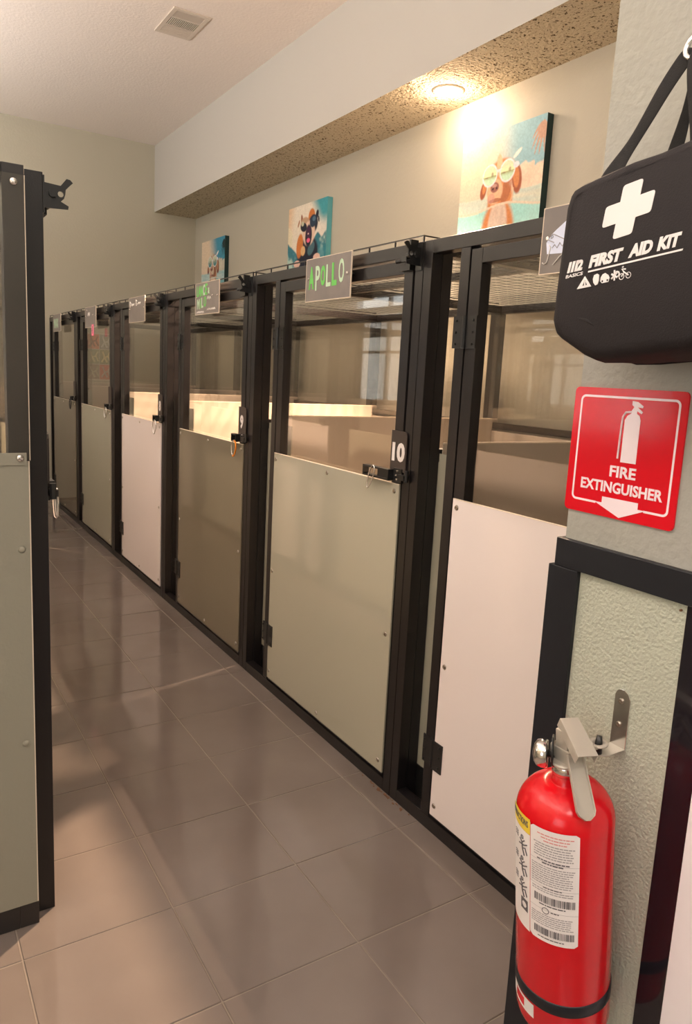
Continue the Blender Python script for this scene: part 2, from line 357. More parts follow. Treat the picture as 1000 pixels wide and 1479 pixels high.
def kennel(base, T, y0, y1, yd, panel, label, group, number=None, roof_z=1.846, partition=True, near_end=False, seed=0, lite=False, spread=False):
    """x = 0 is the door face, x grows into the kennel; T maps to world"""
    t = thing('kennel', label, 'kennel', base, group); S = M['steel_black']
    def P(name, boxes, m, parent=t, bevel=0.0): return obj(name, mb(*boxes, T=T), m, parent, bevel=bevel)
    bv = 0 if lite else 0.0015
    P('post', [(0, TB, y0+.0008, y0+TB, 0, HT)], S, bevel=bv); P('post', [(0, TB, y1-TB, y1-.0008, 0, HT)], S, bevel=bv)
    P('top_rail', [(0, TB, y0+TB, y1-TB, 1.79, HT)], S, bevel=bv)
    P('sill_rail', [(0, TB, y0+TB, y1-TB, 0, .045)], S, bevel=bv)
    P('hinge_post', [(0.001, TB, yd+.006, yd+.046, .045, 1.79)], S, bevel=bv)
    P('sidelight_pane', [(.082, .086, yd+.01, y1-.001, 1.19, 1.79)], M['glass'])
    P('sidelight_panel', [(.0825, .0875, yd+.01, y1-.001, .12, 1.187)], M['sage'])
    P('kick_plate', [(.0815, .087, yd+.01, y1-.001, 0, .118)], M['hardware'])
    # door
    d0, d1, zb, zt, w = y0+.052, yd, .052, 1.782, .045
    door = P('door', [(0.001, .038, d0, d0+w, zb, zt), (0.001, .038, d1-w, d1, zb, zt), (0.001, .038, d0+w, d1-w, zt-.041, zt), (0.001, .038, d0+w, d1-w, zb, zb+w), (0.001, .038, d0+w, d1-w, 1.03, 1.068)], S, bevel=bv)
    P('window_pane', [(.018, .022, d0+w, d1-w, 1.066, zt-.04)], M['glass'], door)
    pn = P('panel', [(-.005, .0008, d0-.006, d1-.006, zb+.012, 1.075)], panel, door)
    P('panel_edge', [(-.0056, .0004, d0-.006, d1-.006, 1.0752, 1.0775)], M['edge'], door)
    if not lite:
        ym = (d0+d1)/2
        for (y, z) in ((d0+.02, 1.052), (ym, 1.052), (d1-.024, 1.052), (d0+.02, .56), (d1-.024, .56), (d0+.02, .10), (ym, .085), (d1-.024, .10)):
            obj('screw', screw_bm(T, [(y, z)], x=-.005), M['screw'], door, smooth=False)
    for zc in (1.555, .265):
        bm = mb((-.0035, .0005, yd+.004, yd+.052, zc-.045, zc+.045), (-.0085 if zc < 1 else -.0035, -.005 if zc < 1 else .0005, yd-.046, yd-.001, zc-.045-(.0 if zc > 1 else .004), zc+.045), T=T)
        tube(bm, [(-.006, yd+.001, zc-.045), (-.006, yd+.001, zc+.045)], .0065, 8, T=T)
        hg = obj('hinge', bm, M['hardware'], door)
        if not lite:
            o = obj('screw', screw_bm(T, [(yd+.038, zc+k) for k in (-.033, 0, .033)]+[(yd-.033, zc+k) for k in (-.033, 0, .033)], r=.004, x=-.004 if zc > 1 else -.009, n=8), M['hardware'], door); o['kind'] = 'stuff'
    # gravity latch at the head
    bm = bmesh.new(); prism(bm, [(a, b) for a, b in LATCH], [circ(.040, -.021, .0065)], lambda a, b, tt: Vector(T(-a, y0+.012+tt, 1.812+b)), .004)
    box(bm, -.004, .0, y0+.004, y0+.036, 1.745, 1.825, T=T)
    tube(bm, [(-.022, y0+.005, 1.79), (-.022, y0+.055, 1.79)], .009, 10, T=T)
    box(bm, -.030, -.012, y0+.05, y0+.075, 1.772, 1.79, T=T)
    tube(bm, [(-.020, y0+.07, 1.78), (-.026, y0+.105, 1.776)], .007, 8, T=T)
    box(bm, -.016, -.001, y0+.048, y0+.10, 1.748, 1.765, T=T)
    box(bm, -.030, -.001, y0+.030, y0+.040, 1.80, 1.835, T=T) if T(1, 0, 0)[0] > T(0, 0, 0)[0] else None
    obj('head_latch', bm, M['hardware'], t)
    # number plate and slide bolt on the lock stile
    if number is not None or not lite:
        bm = bmesh.new(); pl = [(d0+w+.004, 1.118), (d0+w+.004, 1.25), (d0+w-.038, 1.25)]
        pl += [(d0-.036+.01*(1-cos(a)), 1.238+.01*sin(a)) for a in ()] + [(d0-.020, 1.248), (d0-.030, 1.244), (d0-.034, 1.234), (d0-.034, 1.125), (d0-.030, 1.118)]
        prism(bm, pl, [], lambda a, b, tt: Vector(T(-.003-tt, a, b)), .004); obj('number_plate', bm, M['plate'], door)
    L = 0.19 if spread else 0.095
    yb = d0-.02
    bm = mb((-.010, -.0, yb, yb+.045, 1.082, 1.128), T=T)
    bw = [(-.030, -.008, yb+.05, yb+L, 1.086, 1.092), (-.030, -.008, yb+.05, yb+L, 1.116, 1.122), (-.030, -.008, yb+.046, yb+.052, 1.086, 1.122), (-.030, -.008, yb+L, yb+L+.006, 1.086, 1.122)]
    bw += [(-.022, -.012, yb+.05, yb+L*.62, 1.092, 1.116), (-.024, -.006, yb-.03, yb, 1.095, 1.112)]
    for b in bw: box(bm, *b, T=T)
    tube(bm, [(-.012, yb-.028, 1.09), (-.012, yb-.028, 1.128)], .008, 8, T=T)
    obj('slide_bolt', bm, M['hardware'], door)
    if not lite: obj('rivet', screw_bm(T, [(yb+.022, 1.092), (yb+.028, 1.106), (yb+.022, 1.120)], r=.004, x=-.010), M['silver'], door)['kind'] = 'stuff'
    if number:
        sgn = 1 if len(number) == 1 else 2
        if T(0, 0, 0)[0] > T(1, 0, 0)[0]: NP = lambda a, b, tt: Vector(T(-.0072-tt, d0-.03+a, 1.150+b))
        else: NP = lambda a, b, tt: Vector(T(-.0072-tt, (d0+w-.004 if sgn == 2 else d0+w-.016)-a, 1.150+b))
        obj('number', text_bm(number, .068 if sgn == 2 else .034, .062, NP, bold=.045), M['numeral'], door)
    # partition at the far end
    def part(ya, yb_, side):
        P('partition_frame', [(TB+.002, TB+.04, ya, yb_, .0, HT), (1.46, 1.50, ya, yb_, 0, HT), (TB+.04, 1.46, ya, yb_, 1.79, HT), (TB+.04, 1.46, ya, yb_, 1.16, 1.20), (TB+.04, 1.46, ya, yb_, 0, .04)], S)
        ys = (ya-.004, ya-.001) if side < 0 else (yb_+.001, yb_+.004)
        P('partition_pane', [(.092, 1.495, *((ya-.0035, ya-.0005) if side < 0 else (yb_+.0005, yb_+.0035)), 1.222, 1.80)], M['glass'])
        P('partition_pane_edge', [(.092, 1.495, *ys, 1.219, 1.2217)], M['edge'])
        P('partition_panel', [(.092, 1.497, *((ya-.005, ya-.001) if side < 0 else (yb_+.001, yb_+.005)), .03, 1.216)], M['partition'])
        P('partition_panel_edge', [(.092, 1.497, *((ya-.0055, ya-.001) if side < 0 else (yb_+.001, yb_+.0055)), 1.2162, 1.2188)], M['edge'])
    if partition: part(y1-.039, y1-.001, -1)
    # back
    P('back_frame', [(1.462, 1.499, y0+.002, y0+.038, 0, HT), (1.462, 1.499, y0+.04, y1-.042, 1.79, HT), (1.462, 1.499, y0+.04, y1-.042, 1.165, 1.20), (1.462, 1.499, y0+.04, y1-.042, 0, .04)], S)
    P('back_pane', [(1.458, 1.461, y0+.03, y1-.045, 1.175, 1.80)], M['glass'])
    P('back_panel', [(1.458, 1.461, y0+.03, y1-.045, .03, 1.155)], M['partition'])
    P('roof_bar', [(.48, .51, y0+.03, y1-.045, 1.80, 1.828)], S)
    if roof_z > HT:      # raised lip of the roof sheet
        bm = bmesh.new(); ya, yb_ = y0+.012, y1-.012
        box(bm, .004, .010, ya, yb_, roof_z, roof_z+.004, T=T); box(bm, .010, 1.49, ya, ya+.005, roof_z, roof_z+.004, T=T)
        for i in range(9):
            y = ya+(yb_-ya-.005)*i/8; box(bm, .005, .009, y, y+.005, HT-.001, roof_z, T=T)
        obj('roof_lip', bm, S, t)
    # welded mesh roof
    bm = bmesh.new(); zr = 1.802; g = .055; wd = .0021; th = .0009
    ya, yb_ = y0+.012, y1-.012; x0, x1 = .006, 1.50
    n = int((yb_-ya)/g); k = 0
    for i in range(n+1):
        y = ya+(yb_-ya)*i/n; box(bm, x0, x1, y-wd, y+wd, zr, zr+th, T=T)
    n = int((x1-x0)/.056)
    for i in range(n+1):
        x = x0+(x1-x0)*i/n; box(bm, x-wd, x+wd, ya, yb_, zr+th, zr+2*th, T=T)
    o = obj('mesh_roof', bm, S, t); o['kind'] = 'stuff'
    return t, door

TR = lambda x, y, z: (x, y, z)
R_UNITS = [   # y0, y1, yd, panel, number, roof, label
    (0.65, 1.8345, 1.62, 'white_panel', None, 1.802, 'nearest kennel of the right row, white lower door panel beside the fire extinguisher wall'),
    (1.8355, 3.0595, 2.79, 'sage', '10', 1.846, 'kennel numbered 10 with sage lower door panel and APOLLO sign'),
    (3.0605, 4.2545, 3.98, 'sage_dark', '9', 1.846, 'kennel numbered 9 with sage lower door panel, dark reflection put into its colour, and orange carabiner'),
    (4.2555, 5.4095, 5.16, 'white_panel', '8', 1.846, 'kennel numbered 8 with white lower door panel in middle of right row'),
    (5.4105, 6.5795, 6.39, 'sage', None, 1.846, 'second farthest kennel of the right row, sage panel, pink tag above its door'),
    (6.5805, 7.765, 7.57, 'sage_dark', None, 1.846, 'farthest kennel of the right row, against the far wall')]
for k, (a, b, c, pm, num, rz, lab) in enumerate(R_UNITS):
    kennel((0, a, 0), TR, a, b, c, M[pm], lab, 'dog kennels in the right row', num, rz, spread=(k == 1))

XLF = -1.089
TL = lambda x, y, z: (XLF - x, y, z)
ly = [1.822, 3.0, 4.18, 5.36, 6.54, 7.72]; lpan = ['white_panel', 'sage', 'white_panel', 'sage', 'white_panel']
for k in range(5):
    nm = ('first', 'second', 'third', 'fourth', 'fifth')[k]
    t, door = kennel((XLF, ly[k], 0), TL, ly[k]+.0005, ly[k+1]-.0005, ly[k]+.965, M[lpan[k]], '%s kennel from the entrance in the left row%s' % (nm, ', its end panel facing the entrance' if k == 0 else ''), 'dog kennels in the left row', None, 1.80, lite=(k > 0))
    if k == 0: FIRST = t
# end frame of the left row, facing the entrance
S = M['steel_black']; ye0, ye1 = 1.784, 1.821; XE = -1.134; XE2 = -2.60
t = FIRST
def E(name, boxes, m, bevel=0): return obj(name, mb(*boxes), m, t, bevel=bevel)
E('end_frame', [(XE-.045, XE, ye0, ye1, 0, 1.828), (XE2, XE2+.045, ye0, ye1, 0, 1.828), (XE2+.045, XE-.045, ye0, ye1, 1.788, 1.828), (XE2+.045, XE-.045, ye0, ye1, 1.16, 1.20), (XE2+.045, XE-.045, ye0, ye1, 0, .066)], M['steel_smooth'], .0015)
E('end_pane', [(XE2, XE-.001, ye0-.0055, ye0-.003, 1.19, 1.806)], M['glass'])
E('end_panel', [(XE2, XE-.004, ye0-.005, ye0-.0005, .066, 1.188)], M['frp_soft'])
E('end_panel_top', [(XE2, XE-.008, ye0-.008, ye0-.0052, 1.180, 1.208)], M['frp_soft'])
E('end_panel_edge', [(XE-.0037, XE-.0015, ye0-.005, ye0-.0006, .066, 1.188)], M['edge'])
E('pane_edge', [(XE-.0009, XE+.0006, ye0-.0045, ye0-.0006, 1.19, 1.806)], M['edge'])
for z in (1.79, 1.196, .983, .5): 
    for x in (XE-.022, XE2+.03):
        bm = bmesh.new(); yy = ye0-.005 - (.004 if z == 1.196 else 0)
        lathe(bm, [(.0085, 0), (.007, .003), (.003, .0042)], (x, yy, z), 12, R=Matrix.Rotation(rad(90), 3, 'X')); obj('screw', bm, M['silver'] if z > 1 else M['frp_soft'], t, smooth=True)

# ------------------------------------------------------------------ chalk name boards
def board(y_l, y_r, label, x=-.030, z0=1.686, z1=1.838, m='slate'):
    t = thing('name_board', label, 'sign', (x, y_l, z0), 'chalk name boards above the kennel doors')
    obj('slate', mb((x, x+.004, y_r, y_l, z0, z1)), M[m], t)
    e = .0022
    obj('board_edge', mb((x-.0004, x+.0042, y_r-e, y_r-.0001, z0-e, z1+e), (x-.0004, x+.0042, y_l+.0001, y_l+e, z0-e, z1+e), (x-.0004, x+.0042, y_r, y_l, z1+.0001, z1+e), (x-.0004, x+.0042, y_r, y_l, z0-e, z0-.0001)), M['edge'], t)
    zc = (z0+z1)/2+.006
    for y in (y_l-.018, y_r+.022):
        obj('mounting_screw', screw_bm(TR, [(y, zc)], r=.0055, x=x), M['silver'], t)
        bm = bmesh.new(); tube(bm, [(x+.0045, y, zc), (.0005, y, zc)], .003, 8); obj('standoff', bm, M['hardware'], t)
    return t
def scrawl(t, P, pts, m, r=.0022, name='lettering'):
    bm = bmesh.new()
    for ln in pts: tube(bm, [P(a, b, .0006) for a, b in ln], r, 5)
    return obj(name, bm, M[m], t)
XB = -.0302
t = board(2.517, 2.202, 'grey chalk board reading APOLLO in green and white letters')
for ch, u, z, w, h, m in (('A', .022, .030, .040, .082, 'chalk_green'), ('P', .072, .024, .032, .088, 'chalk_mint'), ('O', .110, .038, .034, .072, 'chalk_green'), ('L', .150, .033, .032, .078, 'chalk_mint'), ('L', .190, .033, .034, .080, 'chalk_green'), ('O', .236, .040, .036, .082, 'chalk_mint')):
    obj('letter', text_bm(ch, w, h, faceX(XB, 2.517-u, 1.686+z+.012, .02), bold=.045 if m == 'chalk_green' else .02), M[m], t)
t = board(3.688, 3.377, 'grey chalk board reading LANCE & MILO in green letters')
for s, u, z, w, h, m in (('LAN', .020, .084, .080, .052, 'chalk_green'), ('C', .104, .086, .026, .054, 'chalk_mint'), ('E', .134, .088, .026, .054, 'chalk_green'), ('&', .172, .092, .016, .030, 'chalk_mint'), ('M', .024, .022, .034, .050, 'chalk_mint'), ('i', .066, .026, .010, .050, 'chalk_green'), ('L', .084, .028, .024, .050, 'chalk_mint'), ('O', .116, .030, .032, .052, 'chalk_green')):
    obj('letter', text_bm(s, w, h, faceX(XB, 3.688-u, 1.686+z+.003, .0), bold=.03), M[m], t)
P_ = faceX(XB, 3.688, 1.686)
random.seed(3)
def wob(a0, a1, b, n, amp): return [(a0+(a1-a0)*i/n, b+amp*(1 if i % 2 else -1)*random.uniform(.5, 1)) for i in range(n+1)]
scrawl(t, P_, [wob(.16, .21, .075, 6, .010), wob(.02, .12, .010, 12, .005), wob(.16, .27, .020, 12, .006), [(.22, .085), (.235, .088)]], 'chalk_white', .0016)
t = board(4.892, 4.556, 'grey chalk board with small white handwriting, above the door of kennel 8')
scrawl(t, faceX(XB, 4.892, 1.686), [[(.025, .13), (.028, .095)], [(.025, .13), (.055, .115), (.028, .095)], wob(.065, .12, .108, 7, .007), [(.155, .135), (.16, .10)], [(.155, .135), (.185, .125), (.16, .118), (.19, .108), (.16, .10)], wob(.2, .255, .112, 7, .007)], 'chalk_white', .0028)
t = board(6.12, 5.78, 'grey chalk board with faint scribbles and a pink tag under it')
scrawl(t, faceX(XB, 6.12, 1.686), [wob(.09, .16, .10, 5, .014), [(.05, .135), (.07, .13)], [(.24, .09), (.26, .095)]], 'chalk_white', .0022)
obj('tag', mb((XB-.002, XB, 5.845, 5.905, 1.62, 1.705)), M['pink'], t)
scrawl(t, faceX(XB-.002, 5.905, 1.62), [wob(.02, .022, .04, 8, .003), [(.03, .07), (.032, .015)]], 'label_ink', .0016)
t = board(7.40, 7.07, 'grey chalk board with pale green letters on the farthest kennel')
obj('letter', text_bm('MAX', .2, .085, faceX(XB, 7.37, 1.715), bold=.05), M['chalk_mint'], t)
# the board of the nearest kennel, drawn with a pale blob and script
t = board(1.330, 1.025, 'grey board with pale blue drawing and white script beside the first aid bag')
P_ = faceX(XB, 1.330, 1.686)
bm = bmesh.new(); bl_ = [(.014+.001, .072), (.018, .055), (.02, .045), (.085, .042), (.12, .06), (.125, .10), (.10, .125), (.075, .118), (.045, .10), (.03, .09)]
prism(bm, bl_, [], lambda a, b, tt: P_(a, b, tt+.0002), .0006); obj('drawing', bm, M['chalk_blue'], t)
scrawl(t, lambda a, b, tt: P_(a, b, tt+.001), [[(.028, .085), (.034, .09), (.036, .083), (.031, .08), (.028, .085)], [(.035, .09), (.07, .075)], [(.02, .078), (.04, .07)], wob(.035, .09, .062, 7, .006)], 'label_grey', .0009, 'ink_line')
scrawl(t, lambda a, b, tt: P_(a, b, tt+.001), [[(.008, .026), (.014, .022), (.022, .026), (.026, .04), (.03, .06), (.026, .065)], [(.042, .018), (.06, .035), (.075, .045)]], 'chalk_white', .0014)

# ------------------------------------------------------------------ carabiners on the bolts
def carabiner(y, z, h, w, m, label, x=-.032, tilt=0.0, r=.0032, m2=None, dirx=0):
    pts = []
    for k in range(20):
        a = 2*pi*k/20; uu = w/2*cos(a)*(1+.25*sin(a)); vv = h/2*sin(a)
        uu, vv = uu*cos(tilt)-vv*sin(tilt), uu*sin(tilt)+vv*cos(tilt)
        pts.append((x+(dirx*uu), y+uu*(0 if dirx else 1), z-h/2+vv))
    bm = bmesh.new(); tube(bm, pts if not m2 else pts[:6]+[], r, 8, closed=not m2)
    t = thing('carabiner', label, 'carabiner', (x, y, z-h), 'carabiners hanging from the kennel bolts')
    if m2:
        bm.free(); bm = bmesh.new(); tube(bm, pts[5:17], r*1.2, 8); obj('body', bm, M[m], t, smooth=True)
        bm = bmesh.new(); tube(bm, pts[16:]+pts[:6], r*.8, 8); obj('gate', bm, M[m2], t, smooth=True)
    else: obj('body', bm, M[m], t, smooth=True)
carabiner(2.010, 1.128, .085, .026, 'silver', 'silver carabiner hanging from the long bolt of kennel 10', tilt=.38, r=.0024)
carabiner(3.155, 1.092, .075, .048, 'orange', 'orange carabiner hanging from the bolt of kennel 9', m2='silver', tilt=.12)
carabiner(4.345, 1.095, .085, .062, 'silver', 'silver carabiner hanging from the bolt of kennel 8', tilt=.2)
carabiner(5.50, 1.10, .08, .066, 'silver', 'silver carabiner on the second farthest kennel of the right row', tilt=.25)
carabiner(6.70, 1.095, .085, .06, 'hardware', 'black hook hanging from the bolt of the farthest right kennel', r=.0045)
carabiner(1.875, 1.107, .072, .020, 'silver', 'pale carabiner on the nearest kennel of the left row', x=XLF+.027, dirx=.35, r=.0042, tilt=.05)

# ------------------------------------------------------------------ canvases on the back wall
def sm(e0, e1, x):
    t = max(0, min(1, (x-e0)/(e1-e0))); return t*t*(3-2*t)
def mix(a, b, t): return tuple(a[i]+(b[i]-a[i])*t for i in range(3))
def ell(u, v, cu, cv, ru, rv, rot=0.0, soft=.06):
    du, dv = u-cu, v-cv; c, s = cos(rot), sin(rot); x, y = (du*c+dv*s)/ru, (-du*s+dv*c)/rv
    d = math.sqrt(x*x+y*y); return 1-sm(1-soft*2, 1+soft*2, d)
def hsh(i, j): return (sin(i*127.1+j*311.7)*43758.5453) % 1
def vn(x, y):
    i, j = math.floor(x), math.floor(y); fx, fy = x-i, y-j; fx = fx*fx*(3-2*fx); fy = fy*fy*(3-2*fy)
    return (hsh(i, j)*(1-fx)+hsh(i+1, j)*fx)*(1-fy)+(hsh(i, j+1)*(1-fx)+hsh(i+1, j+1)*fx)*fy
def fbm(x, y): return .55*vn(x, y)+.3*vn(2.1*x+5, 2.1*y)+.15*vn(4.3*x, 4.3*y+9)
def over(c, col, a): return mix(c, col, max(0, min(1, a)))
def palm(u, v, cu, cv, s, c, col):
    for a, L in ((2.6, .2), (2.1, .24), (1.75, .26), (1.4, .26), (1.05, .22), (.5, .2), (3.2, .17)):
        for k in range(24):
            t = k/23; x = cu+cos(a)*L*t*s*.8; y = cv+sin(a)*L*t*s + .12*t*t*s*abs(cos(a))
            c = over(c, col, ell(u, v, x, y, .022*s*(1.15-t*.9), .026*s*(1.1-t*.8)))
    return c
def art_water(u, v, deep):
    """dog in round sunglasses standing in the sea; v runs down"""
    sky = mix((.80, .66, .50), (.30, .52, .60) if not deep else (.06, .30, .45), sm(.30, .75, u-.25*v+.05))
    c = mix(sky, (.80, .66, .55), sm(.30, .52, v)*.35*(1-sm(.4, .9, u)))
    n = fbm(u*6, v*7)
    if u > .55:   # cloud bank on the right
        top = .40-.10*sm(.55, .95, u)*1.0+.10*(fbm(u*9+3, 2)-.5)+(.04 if u > .9 else 0)
        c = over(c, mix((.85, .58, .44) if not deep else (.74, .70, .58), (.93, .77, .62) if not deep else (.45, .44, .38), n), sm(top, top+.02, v)*(1-sm(.54, .58, v)))
    c = over(c, (.95, .85, .78), ell(u, v, .70, .235, .055, .016, -.6))
    hz = .52+.01*sin(u*9)
    if v > hz: c = mix((.52, .66, .62), (.78, .74, .60), fbm(u*5, v*40))if not deep else mix((.25, .50, .56), (.62, .70, .66), fbm(u*5, v*30))
    c = palm(u, v, .97, .07, .8, c, (.55, .33, .24) if not deep else (.015, .03, .03))
    br, dk, lt = ((.62, .24, .09), (.34, .10, .05), (.80, .48, .30)) if not deep else ((.45, .22, .12), (.16, .04, .03), (.62, .52, .38))
    # neck, ears, head
    c = over(c, br, ell(u, v, .53, .60, .15, .18)); 
    c = over(c, dk, ell(u, v, .715, .44, .055, .12, -.15)); c = over(c, br, ell(u, v, .705, .42, .035, .09, -.15)); c = over(c, dk, ell(u, v, .315, .47, .038, .075, .2)); c = over(c, br, ell(u, v, .325, .45, .022, .05, .2))
    c = over(c, br, ell(u, v, .53, .36, .165, .115)); c = over(c, lt, ell(u, v, .50, .30, .035, .10, -.15)); c = over(c, dk, ell(u, v, .60, .50, .055, .12, .3)*.6)
    c = over(c, lt, ell(u, v, .46, .50, .095, .105)); c = over(c, dk, ell(u, v, .47, .575, .075, .018)*.8); c = over(c, (.62, .30, .26), ell(u, v, .42, .55, .045, .04)*.6)
    c = over(c, (.30, .12, .10), ell(u, v, .455, .465, .052, .042)); c = over(c, (.55, .32, .28), ell(u, v, .45, .45, .03, .014)*.8); c = over(c, (.06, .02, .02), ell(u, v, .435, .475, .012, .010)); c = over(c, (.06, .02, .02), ell(u, v, .48, .475, .012, .010))
    c = over(c, lt, (1-abs(math.hypot((u-.52)/.16, (v-.52)/.17)-1)*14) if (u > .52 and v > .5) else 0)
    for cu, cv, rr in ((.385, .358, .092), (.595, .352, .092)):
        c = over(c, (.80, .80, .82), ell(u, v, cu, cv, rr, rr*1.02, 0, .03)); 
        if math.hypot(u-cu, v-cv) < rr*.86:
            lens = mix((.78, .70, .50), (.80, .82, .50), sm(cv-.06, cv, v)) if v < cv+.005 else mix((.35, .40, .18), (.55, .78, .58), sm(cv+.005, cv+.045, v))
            if deep: lens = mix((.62, .66, .50), (.10, .28, .30), sm(cv-.05, cv+.05, v))
            c = lens
            c = over(c, (.25, .20, .12), ell(u, v, cu+.03, cv-.005, .014, .02)*.7); c = over(c, (.25, .20, .12), ell(u, v, cu-.04, cv+.012, .02, .008)*.7)
    c = over(c, (.75, .75, .78), ell(u, v, .49, .335, .03, .012)); c = over(c, (.72, .74, .80), ell(u, v, .695, .325, .035, .025))
    # under the water
    wl = .635+.025*sin(u*7+.6)+.03*(u-.5)
    if v > wl:
        c = mix((.33, .70, .68), (.50, .80, .76), fbm(u*3, v*6)) if not deep else mix((.20, .45, .50), (.05, .18, .24), sm(.7, 1, v))
        bu = .12+.13*(v-wl)*1.3
        c = over(c, br, ell(u, v, .52, .86, .20, .30)); c = over(c, mix((.78, .66, .56), (.62, .45, .36), fbm(u*30, v*9)), ell(u, v, .52, .85, .12, .30))
    c = over(c, (.80, .66, .52) if not deep else (.62, .68, .64), ell(v, 0, wl, 0, .010, 1) * .8)
    return c
def art_bulldog(u, v):
    c = mix((.78, .55, .34), (.82, .74, .62), sm(0, .25, u+v*.2)); c = over(c, (.06, .34, .40), sm(.60, .85, u-.75*v+.06)); c = over(c, (.80, .74, .66), sm(.16, .34, v)*sm(.6, .8, u)*.9)
    n = fbm(u*9, v*9)
    top = .40+.03*sin(u*30) if u > .6 else (.42-.10*sm(.0, .12, u)*0+.6*u if u < .4 else 2)
    if v > top: c = over(c, mix((.04, .20, .26), (.45, .62, .56), sm(.45, .75, n)), sm(top, top+.03, v))
    if v > .5 and u > .6: c = over(c, (.03, .25, .33), sm(.5, .62, v)*.8)
    c = over(c, (.80, .76, .55), ell(u, v, .05, .36, .07, .13, -.3)*.6)
    dk, orr, wh = (.012, .016, .035), (.62, .20, .05), (.80, .58, .46)
    c = over(c, dk, ell(u, v, .54, .62, .27, .22)); c = over(c, orr, ell(u, v, .33, .50, .085, .15, .15)); c = over(c, (.72, .45, .22), ell(u, v, .42, .57, .06, .06)); c = over(c, (.10, .22, .26), ell(u, v, .63, .56, .10, .07, -.7)*.7)
    c = over(c, (.32, .14, .08), ell(u, v, .37, .20, .028, .085, -.2)); c = over(c, (.45, .22, .12), ell(u, v, .285, .22, .018, .05, .5)); c = over(c, dk, ell(u, v, .755, .17, .035, .055, .3)); c = over(c, dk, ell(u, v, .80, .23, .016, .04, -.3))
    c = over(c, orr, ell(u, v, .62, .18, .085, .10)); c = over(c, dk, ell(u, v, .66, .27, .12, .11)); c = over(c, (.55, .35, .22), ell(u, v, .45, .25, .12, .09))
    c = over(c, wh, ell(u, v, .56, .37, .155, .15)); c = over(c, dk, ell(u, v, .555, .40, .085, .135)); c = over(c, (.06, .02, .06), ell(u, v, .55, .36, .06, .08)); c = over(c, (.80, .12, .25), ell(u, v, .552, .455, .045, .028)); c = over(c, (.75, .55, .5), ell(u, v, .545, .375, .018, .010))
    c = over(c, dk, ell(u, v, .42, .28, .085, .055, .25)); c = over(c, (.55, .55, .40), ell(u, v, .39, .235, .035, .03)); c = over(c, (.02, .04, .08), ell(u, v, .66, .235, .085, .075, -.2)); c = over(c, (.10, .20, .28), ell(u, v, .68, .21, .04, .03)*.8)
    for pu, pv in ((.27, .72), (.78, .68)): c = over(c, (.75, .50, .42), ell(u, v, pu, pv, .085, .045))
    if v > .76: c = mix((.05, .25, .33), (.4, .6, .6), n)
    return c
def canvas(y_l, y_r, z_t, art, label, edge='canvas_edge', h=None):
    w = y_l-y_r; h = h or w; x0, x1 = 1.51, X_B-.001
    t = thing('canvas_print', label, 'picture', (x0, y_l, z_t-h), 'dog prints along the back wall')
    obj('stretcher', mb((x0+.0012, x1, y_r, y_l, z_t-h, z_t)), M[edge], t)
    n = 150; me = bpy.data.meshes.new('print'); vs = []; fs = []
    for j in range(n+1):
        for i in range(n+1): vs.append((0.0, -w*i/n, h-h*j/n))
    for j in range(n):
        for i in range(n): a = j*(n+1)+i; fs.append((a, a+n+1, a+n+2, a+1))
    me.from_pydata(vs, [], fs); me.update()
    ca = me.color_attributes.new('ink', 'FLOAT_COLOR', 'POINT'); buf = []
    for j in range(n+1):
        for i in range(n+1): g_ = .84+.32*fbm(i*.55, j*.55); buf += [*(q*g_ for q in art(i/n, j/n*h/w)), 1.0]
    ca.data.foreach_set('color', buf); me.materials.append(M['print'])
    o = bpy.data.objects.new('print', me); C.objects.link(o); o.parent = t
    return t
m = mat('printed_canvas', (1, 1, 1), 0.6, 0, 0.3); at = m.node_tree.nodes.new('ShaderNodeAttribute'); at.attribute_name = 'ink'
m.node_tree.links.new(at.outputs['Color'], m.node_tree.nodes['Principled BSDF'].inputs['Base Color']); M['print'] = m
canvas(3.496, 2.852, 2.782, lambda u, v: art_water(u, v, False), 'largest canvas print, brown dog in round sunglasses standing in turquoise water')
canvas(5.664, 5.035, 2.747, art_bulldog, 'middle canvas print, open-mouthed dog in dark sunglasses on rocks', 'edge_teal') if 'edge_teal' in M else None
M['edge_teal'] = mat('teal_canvas_edge', (0.12, 0.45, 0.52), 0.6)
canvas(5.664, 5.035, 2.747, art_bulldog, 'middle canvas print, open-mouthed dog in dark sunglasses on rocks', 'edge_teal')
canvas(7.634, 7.015, 2.716, lambda u, v: art_water(u, v, True), 'farthest canvas print, hound in sunglasses by a palm, near the room corner')

# poster of bright squares behind the farthest kennels
t = thing('poster', 'poster of six coloured squares with pale dog figures, seen behind the far kennels', 'poster', (.40, Y_F, 1.25))
M['poster_white'] = mat('poster_paper', (.70, .62, .52), .5)
cols = [(.72, .20, .10), (.30, .32, .30), (.30, .34, .20), (.28, .32, .16), (.32, .24, .18), (.62, .12, .08)]; figs = [(.25, .05, .03), (.55, .56, .55), (.70, .62, .34), (.78, .66, .32), (.62, .55, .36), (.55, .42, .34)]
obj('sheet', mb((.39, .655, Y_F-.004, Y_F-.0002, 1.235, 1.72)), M['poster_white'], t)
for k in range(6):
    i, j = k % 2, k // 2; x0 = .40+.125*i; z0 = 1.56-.155*j
    obj('square', mb((x0, x0+.12, Y_F-.006, Y_F-.0042, z0, z0+.15)), mat('poster_colour', cols[k], .5), t)
    bm = bmesh.new()
    for a in (((.02, .02), (.05, .07), (.03, .13)), ((.05, .07), (.085, .085), (.105, .13)), ((.05, .07), (.075, .02)), ((.085, .085), (.11, .03))): tube(bm, [(x0+p, Y_F-.0075, z0+q) for p, q in a], .009, 6)
    obj('figure', bm, mat('poster_figure', figs[k], .5), t)

